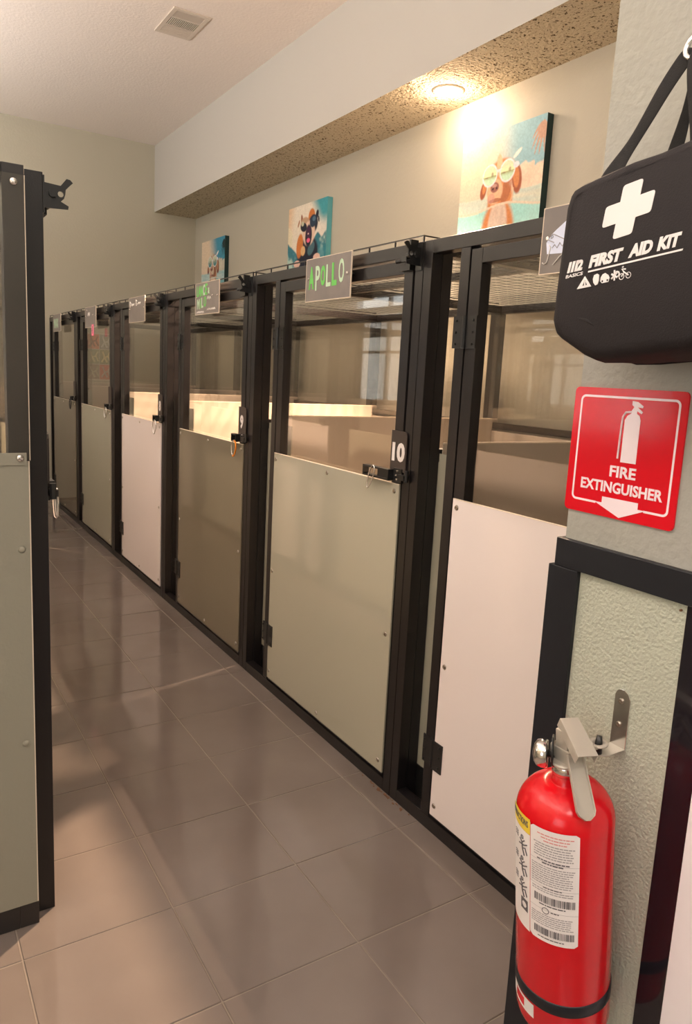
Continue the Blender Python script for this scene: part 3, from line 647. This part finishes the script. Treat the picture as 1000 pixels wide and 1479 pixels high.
# ------------------------------------------------------------------ downlight and vent
t = thing('downlight', 'lit round downlight recessed in the speckled soffit', 'lamp', (LAMP[0], LAMP[1], Z_S))
bm = bmesh.new(); lathe(bm, [(.088, 0), (.086, -.006), (.070, -.010), (.058, -.004), (.058, 0)], (LAMP[0], LAMP[1], Z_S), 40); obj('trim_ring', bm, M['light_trim'], t, smooth=True)
bm = bmesh.new(); lathe(bm, [(.055, -.0005), (.053, -.006), (.038, -.012), (.01, -.015)], (LAMP[0], LAMP[1], Z_S), 32); obj('lens', bm, M['bulb'], t, smooth=True)

t = thing('ceiling_vent', 'square beige ceiling air vent with dark louvres', 'vent', (.38, 5.13, Z_C))
vx0, vx1, vy0, vy1 = .262, .512, 4.93, 5.335
obj('vent_frame', mb((vx0, vx1, vy0, vy0+.03, Z_C-.008, Z_C), (vx0, vx1, vy1-.03, vy1, Z_C-.008, Z_C), (vx0, vx0+.03, vy0+.03, vy1-.03, Z_C-.008, Z_C), (vx1-.03, vx1, vy0+.03, vy1-.03, Z_C-.008, Z_C), (vx0+.03, vx1-.03, 5.055, 5.07, Z_C-.008, Z_C), (vx0+.03, vx1-.03, 5.185, 5.20, Z_C-.008, Z_C)), M['vent'], t, bevel=.002)
obj('duct_opening', mb((vx0+.03, vx1-.03, vy0+.03, vy1-.03, Z_C-.0015, Z_C-.0005)), M['vent_dark'], t)
for k in range(16):
    x = vx0+.036+k*.0115; bm = bmesh.new()
    box(bm, x, x+.004, 5.072, 5.183, Z_C-.009, Z_C-.002); obj('louvre', bm, M['vent'], t)
for k in range(12):
    y = 4.964+k*.0078; obj('louvre', mb((vx0+.031, vx1-.031, y, y+.0022, Z_C-.007, Z_C-.002)), M['vent'], t)
for k in range(5):
    y = 5.205+k*.021; obj('louvre', mb((vx0+.031, vx1-.031, y, y+.018, Z_C-.007, Z_C-.004)), M['vent'], t)

# lamps out of view; uplights and pendant added to brighten ceiling and room
for k, (x, y) in enumerate(TROFFERS):
    t = thing('ceiling_light', ('ceiling light panel just inside the entrance', 'ceiling light panel in front of the left row', 'ceiling light panel over the aisle between the rows')[k], 'lamp', (x, y, Z_C), 'ceiling light panels')
    obj('housing', mb((x-.6, x+.6, y-.3, y-.27, Z_C-.05, Z_C), (x-.6, x+.6, y+.27, y+.3, Z_C-.05, Z_C), (x-.6, x-.57, y-.27, y+.27, Z_C-.05, Z_C), (x+.57, x+.6, y-.27, y+.27, Z_C-.05, Z_C)), M['frame_white'], t)
    obj('diffuser', mb((x-.57, x+.57, y-.27, y+.27, Z_C-.04, Z_C-.03)), M['tube_lit'], t)
for k, (x, y, z) in enumerate(FILL_UPLIGHTS):
    t = thing('ceiling_light', 'unseen fill uplight added above the left row, %s from the entrance' % ('first', 'second', 'third')[k], 'lamp', (x, y, z), 'added fill uplights')
    obj('housing', mb((x-.08, x+.08, y-.8, y+.8, z, z+.012), (x-.08, x-.07, y-.8, y+.8, z+.012, z+.045), (x+.07, x+.08, y-.8, y+.8, z+.012, z+.045)), M['frame_white'], t)
    for q in (-.7, .7):
        bm = bmesh.new(); tube(bm, [(x, y+q, z+.012), (x, y+q, Z_C)], .002, 6); obj('cable', bm, M['hardware'], t)
for p in FILL_PENDANTS:
    t = thing('fill_pendant_lamp', 'unseen pendant fill lamp added near the entrance', 'lamp', p)
    bm = bmesh.new(); tube(bm, [(p[0], p[1], p[2]+.2), (p[0], p[1], Z_C)], .006, 8); obj('cord', bm, M['hardware'], t)
    bm = bmesh.new(); lathe(bm, [(.02, .2), (.05, .2), (.06, .17), (.03, .165)], p, 20); obj('canopy', bm, M['frame_white'], t, smooth=True)

# ------------------------------------------------------------------ near wall at the right: trim and panels
xw = X_W
tr = mb((xw-.012, xw, -1.6, .838, 1.114, 1.163)); box(tr, xw, xw+.03, Y_W, .838, 1.114, 1.163)
struct(obj('trim_2', tr, M['trim_black'], bevel=.0015))
tr = mb((xw-.012, xw, .787, .850, -.002, 1.1136)); box(tr, xw, xw+.03, Y_W, .850, -.002, 1.1136)
struct(obj('trim_3', tr, M['trim_black'], bevel=.0015))
tr = mb((xw-.006, xw, .44, .5915, -.002, 1.1136)); struct(obj('trim_4', tr, M['trim_gloss'], bevel=.001))
wp = obj('wall_panel', mb((xw-.004, xw-.0002, .592, .7865, -.002, 1.1136)), M['frp'], origin=Vector((xw, .69, 0))); tag(wp, 'tall pebbled sage wall panel inside black trim behind the extinguisher', 'panel')
for y, z in ((.601, 1.103),):
    o = obj('screw', screw_bm(TR, [(y, z)], r=.0022, x=xw-.004, n=8), M['rust'], None); o.parent = wp; o.location = -Vector((xw, .69, 0))
wp = obj('wall_panel', mb((xw-.011, xw-.0062, -1.6, .5445, -.002, 1.02)), M['white_wall_panel'], origin=Vector((xw, 0, 0)), bevel=.001); tag(wp, 'white wall panel at the lower right edge beyond the black strip', 'panel')

# ------------------------------------------------------------------ fire extinguisher sign
t = thing('fire_extinguisher_sign', 'red square FIRE EXTINGUISHER sign with white arrow on the right wall', 'sign', (xw, .835, 1.214))
def rrect(a0, a1, b0, b1, r, n=5):
    pts = []
    for cx_, cy_, s in ((a1-r, b0+r, -pi/2), (a1-r, b1-r, 0), (a0+r, b1-r, pi/2), (a0+r, b0+r, pi)):
        for k in range(n+1): a = s+pi/2*k/n; pts.append((cx_+r*cos(a), cy_+r*sin(a)))
    return pts
SZ = .205; P_ = faceX(xw, .836, 1.2135)
def Q(off): return lambda a, b, tt: P_(a, b, tt+off)
bm = bmesh.new(); prism(bm, rrect(0, SZ, 0, SZ, .008), [], P_, .003); obj('plate', bm, M['sign_red'], t)
f0 = .0032
outl = rrect(.013, SZ-.011, .019, SZ-.012, .009); inl = rrect(.0165, SZ-.0145, .0225, SZ-.0155, .006)
bm = bmesh.new()
n_ = len(outl)
for i in range(n_):
    j = (i+1) % n_; q0, q1, q2, q3 = outl[i], outl[j], inl[j], inl[i]
    mid = ((q0[0]+q1[0])/2, (q0[1]+q1[1])/2)
    segs = [(0, 1)]
    if mid[1] < .022 and .03 < mid[0] < SZ-.03:   # the arrow breaks the lower line
        segs = [(0, .25), (.80, 1)]
    for s0, s1 in segs:
        L = lambda p, q, s: (p[0]+(q[0]-p[0])*s, p[1]+(q[1]-p[1])*s)
        c4 = [L(q0, q1, s0), L(q0, q1, s1), L(q3, q2, s1), L(q3, q2, s0)]
        bm.faces.new([bm.verts.new(Q(f0)(a, b, 0)) for a, b in c4])
obj('border', bm, M['sign_white'], t)
cx = .118
bm = bmesh.new()
prism(bm, [(cx-.0165, .091), (cx+.0115, .091), (cx+.0115, .158), (cx+.009, .165), (cx+.004, .168), (cx+.004, .172), (cx+.012, .168), (cx+.014, .171), (cx+.004, .178), (cx+.013, .177), (cx+.014, .180), (cx+.004, .186), (cx-.006, .187), (cx-.006, .181), (cx-.002, .178), (cx-.006, .172), (cx-.006, .168), (cx-.0125, .164), (cx-.0165, .157)], [], Q(f0), .0004)
tube(bm, [Q(f0)(a, b, 0) for a, b in ((cx-.006, .170), (cx-.016, .169), (cx-.0205, .162), (cx-.0215, .150), (cx-.0225, .096))], .0018, 6)
obj('pictogram', bm, M['sign_white'], t)
obj('lettering', text_bm('FIRE', .048, .018, Q(f0-.0002)(0, 0, 0) and (lambda a, b, tt: P_(a+.084, b+.066, tt+f0-.0002)), bold=.03), M['sign_white'], t)
obj('lettering', text_bm('EXTINGUISHER', .152, .018, lambda a, b, tt: P_(a+.030, b+.040, tt+f0-.0002), bold=.03), M['sign_white'], t)
bm = bmesh.new(); prism(bm, [(.075, .032), (.142, .032), (.142, .022), (.156, .022), (.110, .003), (.060, .022), (.075, .022)], [], Q(f0), .0004); obj('arrow', bm, M['sign_white'], t)

# ------------------------------------------------------------------ wall bracket + extinguisher
t = thing('extinguisher_bracket', 'small chrome L bracket screwed to the pebbled panel', 'bracket', (xw, .678, .845))
bm = bmesh.new(); xb = xw-.0045
out = [(0, 0), (.0285, 0), (.0285, .083), (.024, .091), (.016, .0955), (.008, .095), (.002, .090), (0, .085)]
out = [(a, b) for a, b in out]
prism(bm, out, [], faceX(xb, .6925, .852), .0018); obj('back_plate', bm, M['chrome'], t, bevel=.0006)
bm = bmesh.new()
tab = [(xb, .664), (xb, .6925), (xb-.040, .6925), (xb-.052, .688), (xb-.056, .679), (xb-.052, .670), (xb-.040, .664)]
prism(bm, tab, [], lambda a, b, tt: Vector((a, b, .852-tt)), .002); obj('hook_tab', bm, M['lever'], t, bevel=.0006)
bm = bmesh.new(); tube(bm, [(-.484, .678, .851), (-.484, .678, .868), (-.482, .679, .880)], .006, 10, radii=[.0068, .0060, .0042]); obj('hook_peg', bm, M['hardware'], t, smooth=True)
for z in (.928, .889): obj('screw', screw_bm(TR, [(.680, z)], r=.0048, x=xb-.0018, n=12), M['screw'], t)

TILT = math.atan(.125)
EX = Vector((-.562, .674, .855))
t = thing('fire_extinguisher', 'red fire extinguisher hanging from the chrome bracket on right wall', 'fire extinguisher', EX)
t.rotation_euler = (0, -TILT, 0)
# parts below are built in the frame of the extinguisher: origin at the neck, z up the bottle
def XO(name, bm, m, smooth=False, bevel=0, keep=False): 
    for v in bm.verts: v.co += EX
    return obj(name, bm, m, t, smooth, bevel, keep)
R_ = .0735
bm = bmesh.new()
prof = [(.052, -.455), (.066, -.452), (R_-.002, -.445), (R_, -.435), (R_, -.082)]
for k in range(1, 11): a = k/10*pi/2; prof.append((R_-.052*(1-cos(a)), -.082+.054*sin(a)))
prof += [(.0195, -.026), (.0188, -.012)]
lathe(bm, prof, n=64); XO('cylinder', bm, M['red'], True)
bm = bmesh.new(); lathe(bm, [(.0188, -.014), (.0205, -.012), (.0205, .002), (.017, .005)], n=28); XO('neck_ring', bm, M['chrome'], True)
bm = bmesh.new(); lathe(bm, [(R_+.0003, -.392), (R_+.0016, -.390), (R_+.0016, -.372), (R_+.0003, -.370)], n=64); XO('black_band', bm, M['trim_black'], True)
def wrap(a0, z0): # a0 degrees at left edge as seen; a right -> increasing angle
    return lambda a, b, tt: Vector(((R_+.0006+tt)*cos(rad(a0)+a/R_), (R_+.0006+tt)*sin(rad(a0)+a/R_), z0+b))
def patch(a0, a1, z0, z1, lift=0.0, n=14, r=0.0):
    bm = bmesh.new(); L = rad(a1-a0)*R_; Pw = wrap(a0, z0); H = z1-z0; A = []
    for i in range(n+1):
        s = L*i/n; q = min(s, L-s); cut = r-math.sqrt(max(0, r*r-(r-min(q, r))**2)) if r else 0
        A.append((bm.verts.new(Pw(s, cut, lift)), bm.verts.new(Pw(s, H-cut, lift))))
    for p, q in zip(A, A[1:]): bm.faces.new((p[0], q[0], q[1], p[1]))
    return bm
def sub(o, p): return o
LA0, LA1, LB0, LB1 = 132, 179.5, 180.5, 238
ZT, ZB = -.067, -.262
XO('instruction_label', patch(LA0, LA1, ZB, ZT-.024), M['label'], keep=True)
XO('yellow_heading', patch(LA0, LA1, ZT-.0235, ZT+.003, .0001), M['yellow'], keep=True)
XO('lettering', text_bm('INSTRUCTIONS', .052, .011, lambda a, b, tt: wrap(LA1, ZT-.014)(a-.056, b, tt+.0002), th=.0003), M['label_ink'])
XO('data_label', patch(LB0, LB1, ZB, ZT, r=.004), M['label'], keep=True)
# picture instructions: three figures with the nozzle, and class symbols
bm = bmesh.new(); wl = lambda a, b, tt: wrap(LA1, 0)(-a, b, tt+.0003)
for k, z in enumerate((-.118, -.155, -.192)):
    for ln in (((.012, z+.010), (.018, z+.004), (.024, z+.008)), ((.018, z+.004), (.017, z-.006), (.012, z-.016)), ((.017, z-.006), (.010, z-.002), (.006, z-.012)), ((.006, z+.006), (.014, z+.001), (.026, z-.002))):
        tube(bm, [wl(a, b, 0) for a, b in ln], .0011, 5)
    tube(bm, [wl(.018+.003*cos(q), z+.013+.003*sin(q), 0) for q in [0, 1.2, 2.4, 3.6, 4.8, 6]], .001, 5)
for z in (-.225,): 
    prism(bm, [(.004, z-.006), (.020, z-.006), (.020, z+.014), (.004, z+.014)], [circ(.012, z+.004, .0055, 10)], lambda a, b, tt: wl(a, b, tt), .0003)
for z in (-.104, -.141, -.178): 
    for k in range(3): tube(bm, [wl(.030, z-.004*k, 0), wl(.040, z-.004*k, 0)], .0007, 4)
XO('pictogram', bm, M['label_ink'])
# text lines and bar codes
LW = rad(LB1-LB0)*R_
bm = bmesh.new(); bg_ = bmesh.new(); bp_ = bmesh.new()
wr = wrap(LB0, 0)
def line(B, a0, a1, z, th, n=10):
    A = [(B.verts.new(wr(a0+(a1-a0)*i/n, z, .0003)), B.verts.new(wr(a0+(a1-a0)*i/n, z+th, .0003))) for i in range(n+1)]
    for p, q in zip(A, A[1:]): B.faces.new((p[0], q[0], q[1], p[1]))
random.seed(11)
def words(B, a0, a1, z, th):
    a = a0
    while a < a1-.002:
        w = random.uniform(.002, .008); line(B, a, min(a+w, a1), z, th, 3); a += w+.0009
for k, (i0, i1) in enumerate(((.012, LW-.008), (.018, LW-.014), (.022, LW-.018))): words(bp_, i0, i1, ZT-.010-k*.005, .0018)
z = ZT-.026
for k in range(6): words(bg_, .006+random.uniform(0, .003), LW-.006-random.uniform(0, .004), z, .0019); z -= .0042
words(bm, .012, LW-.012, z-.002, .0022); words(bm, .02, LW-.02, z-.0065, .0022); z -= .012
for k in range(9): words(bg_, .003, LW-.004-random.uniform(0, .008), z, .0017); z -= .0038
z -= .002; words(bm, .022, LW-.024, z, .0018); z -= .004
for k in range(2): words(bg_, .004, LW-.008, z, .0017); z -= .0038
def barcode(z0, z1):
    a = .008
    while a < LW-.006:
        w = random.choice((.0006, .0009, .0014, .002)); A = [bm.verts.new(wr(p, q, .0003)) for p, q in ((a, z0), (a+w, z0), (a+w, z1), (a, z1))]; bm.faces.new(A); a += w+random.choice((.0005, .0008, .0012))
barcode(z-.015, z-.002); zb1 = z-.015
words(bm, .016, LW-.016, zb1-.0045, .002)
tube(bm, [wr(.026+.0052*cos(q/10*2*pi), zb1-.013+.0052*sin(q/10*2*pi), .0003) for q in range(10)], .0006, 5, closed=True)
z = zb1-.022
words(bm, .034, .046, zb1-.014, .0018)
for k in range(6): words(bg_, .003, LW-.006-random.uniform(0, .008), z, .0016); z -= .0036
barcode(max(z-.014, ZB+.012), z-.001); words(bm, .014, LW-.02, ZB+.006, .0018)
XO('bar_code', bm, M['label_ink'], keep=True)['kind'] = 'stuff'; XO('small_print', bg_, M['label_grey'], keep=True)['kind'] = 'stuff'; XO('pink_print', bp_, M['label_pink'], keep=True)['kind'] = 'stuff'
bm = bmesh.new()
for z in (-.122, -.165, -.205): line(bm, 0.0, LW, z, .0005, 12)
XO('ruled_line', bm, M['label_grey'], keep=True)
XO('base_label', patch(120, 186, -.42, -.395, .0001), M['label'], keep=True); XO('base_emblem', patch(150, 170, -.415, -.399, .0003), M['sign_red'], keep=True)
XO('label_margin', patch(179.6, 180.4, ZB, ZT, .0002), M['label_pink'], keep=True)
# valve body, gauge, levers, ring
bm = bmesh.new(); box(bm, -.010, .010, -.016, .022, .000, .030); XO('valve_body', bm, M['lever'], bevel=.002)
bm = bmesh.new(); lathe(bm, [(.019, .003), (.0225, .004), (.0225, .007), (.019, .008)], n=28); XO('collar', bm, M['lever'], True)
gR = Matrix.Rotation(rad(38), 3, 'Z') @ Matrix.Rotation(rad(-90), 3, 'X')   # lathe axis -> towards +Y, turned a little to -X
bm = bmesh.new(); lathe(bm, [(.020, .0), (.0215, .003), (.0215, .009), (.0195, .016), (.013, .0205), (.004, .0225)], (-.012, .024, .010), 30, R=gR); XO('gauge', bm, M['chrome'], True)
bm = bmesh.new(); lathe(bm, [(.0235, 0), (.0235, .0025)], (-.008, .016, .018), 30, R=gR); XO('gauge_back_ring', bm, M['hardware'], True)
bm = bmesh.new(); tube(bm, [(0, .008, .008), (-.012, .026, .010)], .006, 10); XO('gauge_stem', bm, M['hardware'], True)
RT = Matrix.Rotation(TILT, 3, 'Y'); U_ = Vector((cos(rad(249)), sin(rad(249)), 0)); N_ = Vector((-U_.y, U_.x, 0))
def LV(s_, z_): return RT @ (U_*s_ + Vector((0, 0, z_)))
def channel(p0, p1, w0, w1, depth, th, flip, name, tip=False, n=14):
    """folded sheet channel from p0 to p1 with side flanges"""
    d = (p1-p0).normalized(); X_ = (RT @ N_); X_ = (X_-d*X_.dot(d)).normalized(); nrm = d.cross(X_).normalized()*flip
    bm = bmesh.new(); rows = []
    for i in range(n+1):
        s = i/n; c = p0.lerp(p1, s); w = w0+(w1-w0)*s; dp = depth
        if tip and s > .82: w = w1*math.sqrt(max(.03, 1-((s-.82)/.185)**2))
        sec = [c-X_*w/2+nrm*dp, c-X_*w/2, c+X_*w/2, c+X_*w/2+nrm*dp, c+X_*(w/2-th)+nrm*dp, c+X_*(w/2-th)+nrm*th, c-X_*(w/2-th)+nrm*th, c-X_*(w/2-th)+nrm*dp]
        rows.append([bm.verts.new(q) for q in sec])
    for A, B in zip(rows, rows[1:]):
        for k in range(8): bm.faces.new((A[k], A[(k+1) % 8], B[(k+1) % 8], B[k]))
    for Rw in (rows[0], rows[-1]): bm.faces.new(Rw[0:2]+[Rw[6], Rw[7]]); bm.faces.new(Rw[2:6]); bm.faces.new((Rw[1], Rw[2], Rw[5], Rw[6]))
    return XO(name, bm, M['lever'], bevel=.0006)
_d = (LV(.058, .045)-LV(-.004, .073)).normalized(); _w = RT @ N_; _n = _d.cross(_w)
FT = -1 if _n.z > 0 else 1
channel(LV(-.004, .073), LV(.058, .045), .030, .032, .016, .0014, FT, 'top_lever')
_d2 = (LV(.070, -.047)-LV(.020, .026)).normalized(); _n2 = _d2.cross(_w); FL = 1 if _n2.dot(U_) > 0 else -1
channel(LV(.020, .026), LV(.072, -.047), .026, .030, .006, .0014, FL, 'lower_lever', tip=True)
bm = bmesh.new(); box(bm, -.009, .009, -.010, .012, .028, .058); XO('lever_pivot', bm, M['lever'], bevel=.001)
# hanger ring on the wall side of the valve
HE = Vector((.078, .004, .003))
bm = bmesh.new(); lathe(bm, [(.0150, 0), (.0150, .0022), (.0075, .0022), (.0075, 0)], HE, 28)
box(bm, .012, .066, -.006, .010, .003, .0052); XO('hanger_ring', bm, M['lever'], True)
# ------------------------------------------------------------------ first aid bag
bx0, bx1 = -.585, -.462
t = thing('first_aid_bag', 'black FIRST AID KIT bag with white cross hanging above the red sign', 'bag', (-.52, .65, 1.45))
outb = [(.766, 1.670), (.762, 1.686), (.754, 1.694), (.742, 1.699), (.700, 1.7045), (.66, 1.7105), (.62, 1.716), (.58, 1.7215), (.54, 1.726), (.510, 1.727), (.497, 1.720), (.492, 1.706), (.491, 1.66), (.490, 1.60), (.489, 1.54), (.490, 1.500), (.496, 1.482), (.510, 1.474), (.55, 1.466), (.60, 1.459), (.65, 1.4545), (.690, 1.4535), (.712, 1.459), (.735, 1.471), (.757, 1.484), (.768, 1.492), (.772, 1.505), (.772, 1.55), (.770, 1.61)]
cy_, cz_ = .632, 1.588
bm = bmesh.new(); layers = [(0.0, .86), (.004, .93), (.014, .975), (.035, 1.0), (.075, 1.0), (.103, .985), (.118, .94), (.123, .86)]
rings = []
for dx, s in layers:
    rings.append([bm.verts.new((bx0+dx+(.0015*sin(i*2.1)), cy_+(y-cy_)*s, cz_+(z-cz_)*s + (.0015*sin(i*1.7+dx*40)))) for i, (y, z) in enumerate(outb)])
for A, B in zip(rings, rings[1:]):
    for i in range(len(outb)): bm.faces.new((A[i], A[(i+1) % len(outb)], B[(i+1) % len(outb)], B[i]))
bm.faces.new(rings[0]); bm.faces.new(rings[-1][::-1])
body = obj('bag_body', bm, M['bag'], t, smooth=True)
bm = bmesh.new(); tube(bm, [(bx0+.104, cy_+(y-cy_)*.992, cz_+(z-cz_)*.992) for y, z in outb], .0013, 6, closed=True); obj('piping', bm, M['bag'], t, smooth=True)
# fold near the lower left corner
bm = bmesh.new(); tube(bm, [(bx0+.006, .745, 1.512), (bx0+.003, .722, 1.514), (bx0+.001, .700, 1.508), (bx0+.001, .685, 1.500)], .003, 8, radii=[.001, .0032, .0028, .0006]); obj('fold', bm, M['bag'], t, smooth=True)
xf = bx0-.0022; ang = rad(5.6)
def BP(y, z, extra=0.0): return faceX(xf+.002-extra, y, z, ang)
Pc = faceX(xf+.002, .656, 1.648, ang)
def cross(s, w, r):
    pts = []; base = [(w, s), (w, w), (s, w), (s, -w), (w, -w), (w, -s), (-w, -s), (-w, -w), (-s, -w), (-s, w), (-w, w), (-w, s)]
    for i, (a, b) in enumerate(base):
        pa, pb = base[i-1], base[(i+1) % 12]; convex = i % 3 != 1
        if convex:
            u = Vector((pa[0]-a, pa[1]-b)).normalized()*r; v = Vector((pb[0]-a, pb[1]-b)).normalized()*r
            for q in range(4):
                tq = q/3; p = (1-tq)**2*(Vector((a, b))+u)+2*tq*(1-tq)*Vector((a, b))+tq*tq*(Vector((a, b))+v); pts.append((p.x, p.y))
        else: pts.append((a, b))
    return pts
bm = bmesh.new(); _h = Vector((0, -.0365, .0050)); _v = Vector((0, -.0045, .0330)); _c = Vector((xf+.002, .6515, 1.6465))
prism(bm, cross(1.0, .40, .12), [], lambda a, b, tt: _c + _h*a + _v*b + Vector((-tt, 0, 0)), .0008); obj('cross', bm, M['bag_print'], t)
tx = lambda s, y, z, w, h, sh=.28, b=.055, nm='lettering': obj(nm, text_bm(s, w, h, BP(y, z), th=.0008, shear=sh, bold=b), M['bag_print'], t)
tx('FIRST', .7055, 1.578, .056, .0165); tx('AID', .6430, 1.585, .036, .0165); tx('KIT', .6015, 1.589, .034, .0165)
bm = bmesh.new(); prism(bm, [(0, 0), (.140, 0), (.141, .0022), (.0005, .0022)], [], BP(.7055, 1.5725), .0008); obj('underline', bm, M['bag_print'], t)
bm = bmesh.new()
for k in range(3): prism(bm, [(.0062*k, 0), (.0062*k+.0045, 0), (.0062*k+.009, .0145), (.0062*k+.0045, .0145)], [], BP(.7425, 1.5745), .0008)
obj('emblem', bm, M['bag_print'], t); tx('2', .7265, 1.576, .0115, .0145)
tx('BASICS', .744, 1.5675, .030, .0045, .15, .02)
# five little pictograms
bm = bmesh.new(); Pp = BP(.722, 1.5515)
prism(bm, [(0, 0), (.024, 0), (.0135, .0155)], [[(.009, .003), (.0175, .003), (.0135, .0105)]], Pp, .0008)
prism(bm, [(.0125, .003), (.0145, .003), (.0145, .009), (.0125, .009)], [], Pp, .0008)
prism(bm, [(.028, .004), (.031, .000), (.035, .001), (.037, .006), (.037, .013), (.034, .015), (.029, .014), (.027, .009)], [], Pp, .0008)
prism(bm, [(.039, .004), (.042, .001), (.052, .001), (.054, .006), (.052, .010), (.047, .0135), (.043, .0125), (.040, .009)], [circ(.0425, .0035, .0016, 8), circ(.0505, .0035, .0016, 8)], Pp, .0008)
for a, b, c, d in ((.057, .010, .066, .004), (.057, .004, .066, .011), (.0615, .001, .0615, .0145)): tube(bm, [Pp(a, b, 0), Pp(c, d, 0)], .0014, 6)
tube(bm, [Pp(.0655+.0035*cos(q), .0085+.0035*sin(q), 0) for q in [k*pi/4 for k in range(8)]], .0012, 6, closed=True)
for cx_ in (.0725, .0830): tube(bm, [Pp(cx_+.0038*cos(k*pi/6), .0042+.0038*sin(k*pi/6), 0) for k in range(12)], .0006, 5, closed=True)
for ln in (((.0725, .0042), (.0765, .009), (.0830, .0042)), ((.0765, .009), (.0730, .0135), (.079, .0125)), ((.0735, .0155), (.0755, .0165))): tube(bm, [Pp(a, b, 0) for a, b in ln], .0012, 6)
obj('pictogram', bm, M['bag_print'], t)
# straps: webbing loops from the hook to the top of the bag
def ribbon(pts, name):
    bm = bmesh.new(); rows = []
    for (y, z, w, x, sl) in pts:   # centre, width, depth, slant of width direction
        c = Vector((x, y, z)); d = Vector((0, cos(sl), sin(sl)))*w/2; e = Vector((.0016, 0, 0))
        rows.append([bm.verts.new(c-d-e), bm.verts.new(c+d-e), bm.verts.new(c+d+e), bm.verts.new(c-d+e)])
    for A, B in zip(rows, rows[1:]):
        for k in range(4): bm.faces.new((A[k], A[(k+1) % 4], B[(k+1) % 4], B[k]))
    bm.faces.new(rows[0]); bm.faces.new(rows[-1])
    o = obj(name, bm, M['strap'], t, smooth=True); s = o.modifiers.new('s', 'SUBSURF'); s.levels = 1; s.render_levels = 2
ribbon([(.634, 1.853, .026, -.515, .5), (.648, 1.838, .027, -.515, .6), (.665, 1.812, .026, -.52, .45), (.684, 1.780, .023, -.522, .35), (.703, 1.750, .020, -.525, .4), (.716, 1.730, .026, -.53, .45), (.724, 1.706, .040, -.54, .2), (.724, 1.690, .040, -.545, .1)], 'strap')
ribbon([(.634, 1.850, .018, -.490, .5), (.645, 1.820, .018, -.490, .4), (.651, 1.795, .014, -.487, .3), (.658, 1.765, .022, -.485, .1), (.666, 1.735, .028, -.485, .0), (.670, 1.700, .030, -.49, 0)], 'strap')
ribbon([(.628, 1.846, .02, -.52, .2), (.622, 1.82, .024, -.525, 0), (.612, 1.79, .026, -.53, -.2), (.600, 1.755, .028, -.535, -.2), (.588, 1.72, .034, -.54, 0), (.586, 1.700, .036, -.545, 0)], 'strap')
t = thing('wall_hook', 'chrome ring hook on the right wall holding the first aid bag', 'hook', (xw, .628, 1.855))
bm = bmesh.new(); tube(bm, [(-.515+.004*sin(k*2*pi/20), .6275+.0165*cos(k*2*pi/20), 1.853+.0165*sin(k*2*pi/20)) for k in range(20)], .0038, 10, closed=True); obj('ring', bm, M['chrome'], t, smooth=True)
bm = bmesh.new(); tube(bm, [(xw, .628, 1.878), (-.49, .628, 1.878), (-.512, .628, 1.874), (-.518, .628, 1.866)], .004, 10); obj('hook_arm', bm, M['chrome'], t, smooth=True)
bm = bmesh.new(); lathe(bm, [(.018, 0), (.018, .003), (.010, .006)], (xw, .628, 1.878), 20, R=Matrix.Rotation(rad(-90), 3, 'Y')); obj('hook_plate', bm, M['chrome'], t, smooth=True)

# rust grime where the kennel frames meet the floor
bm = bmesh.new(); random.seed(5)
for k in range(26):
    y = 1.835+random.gauss(0, .07); x = -.003-abs(random.gauss(0, .004)); s = random.uniform(.002, .006)
    box(bm, x-s, x, y-s, y+s, 0.0002, 0.0002+random.uniform(.0008, .003))
o = obj('rust_flakes', bm, M['rust']); tag(o, 'rusty flakes on the floor at the foot of the post of kennel 10', 'dirt'); o['kind'] = 'stuff'
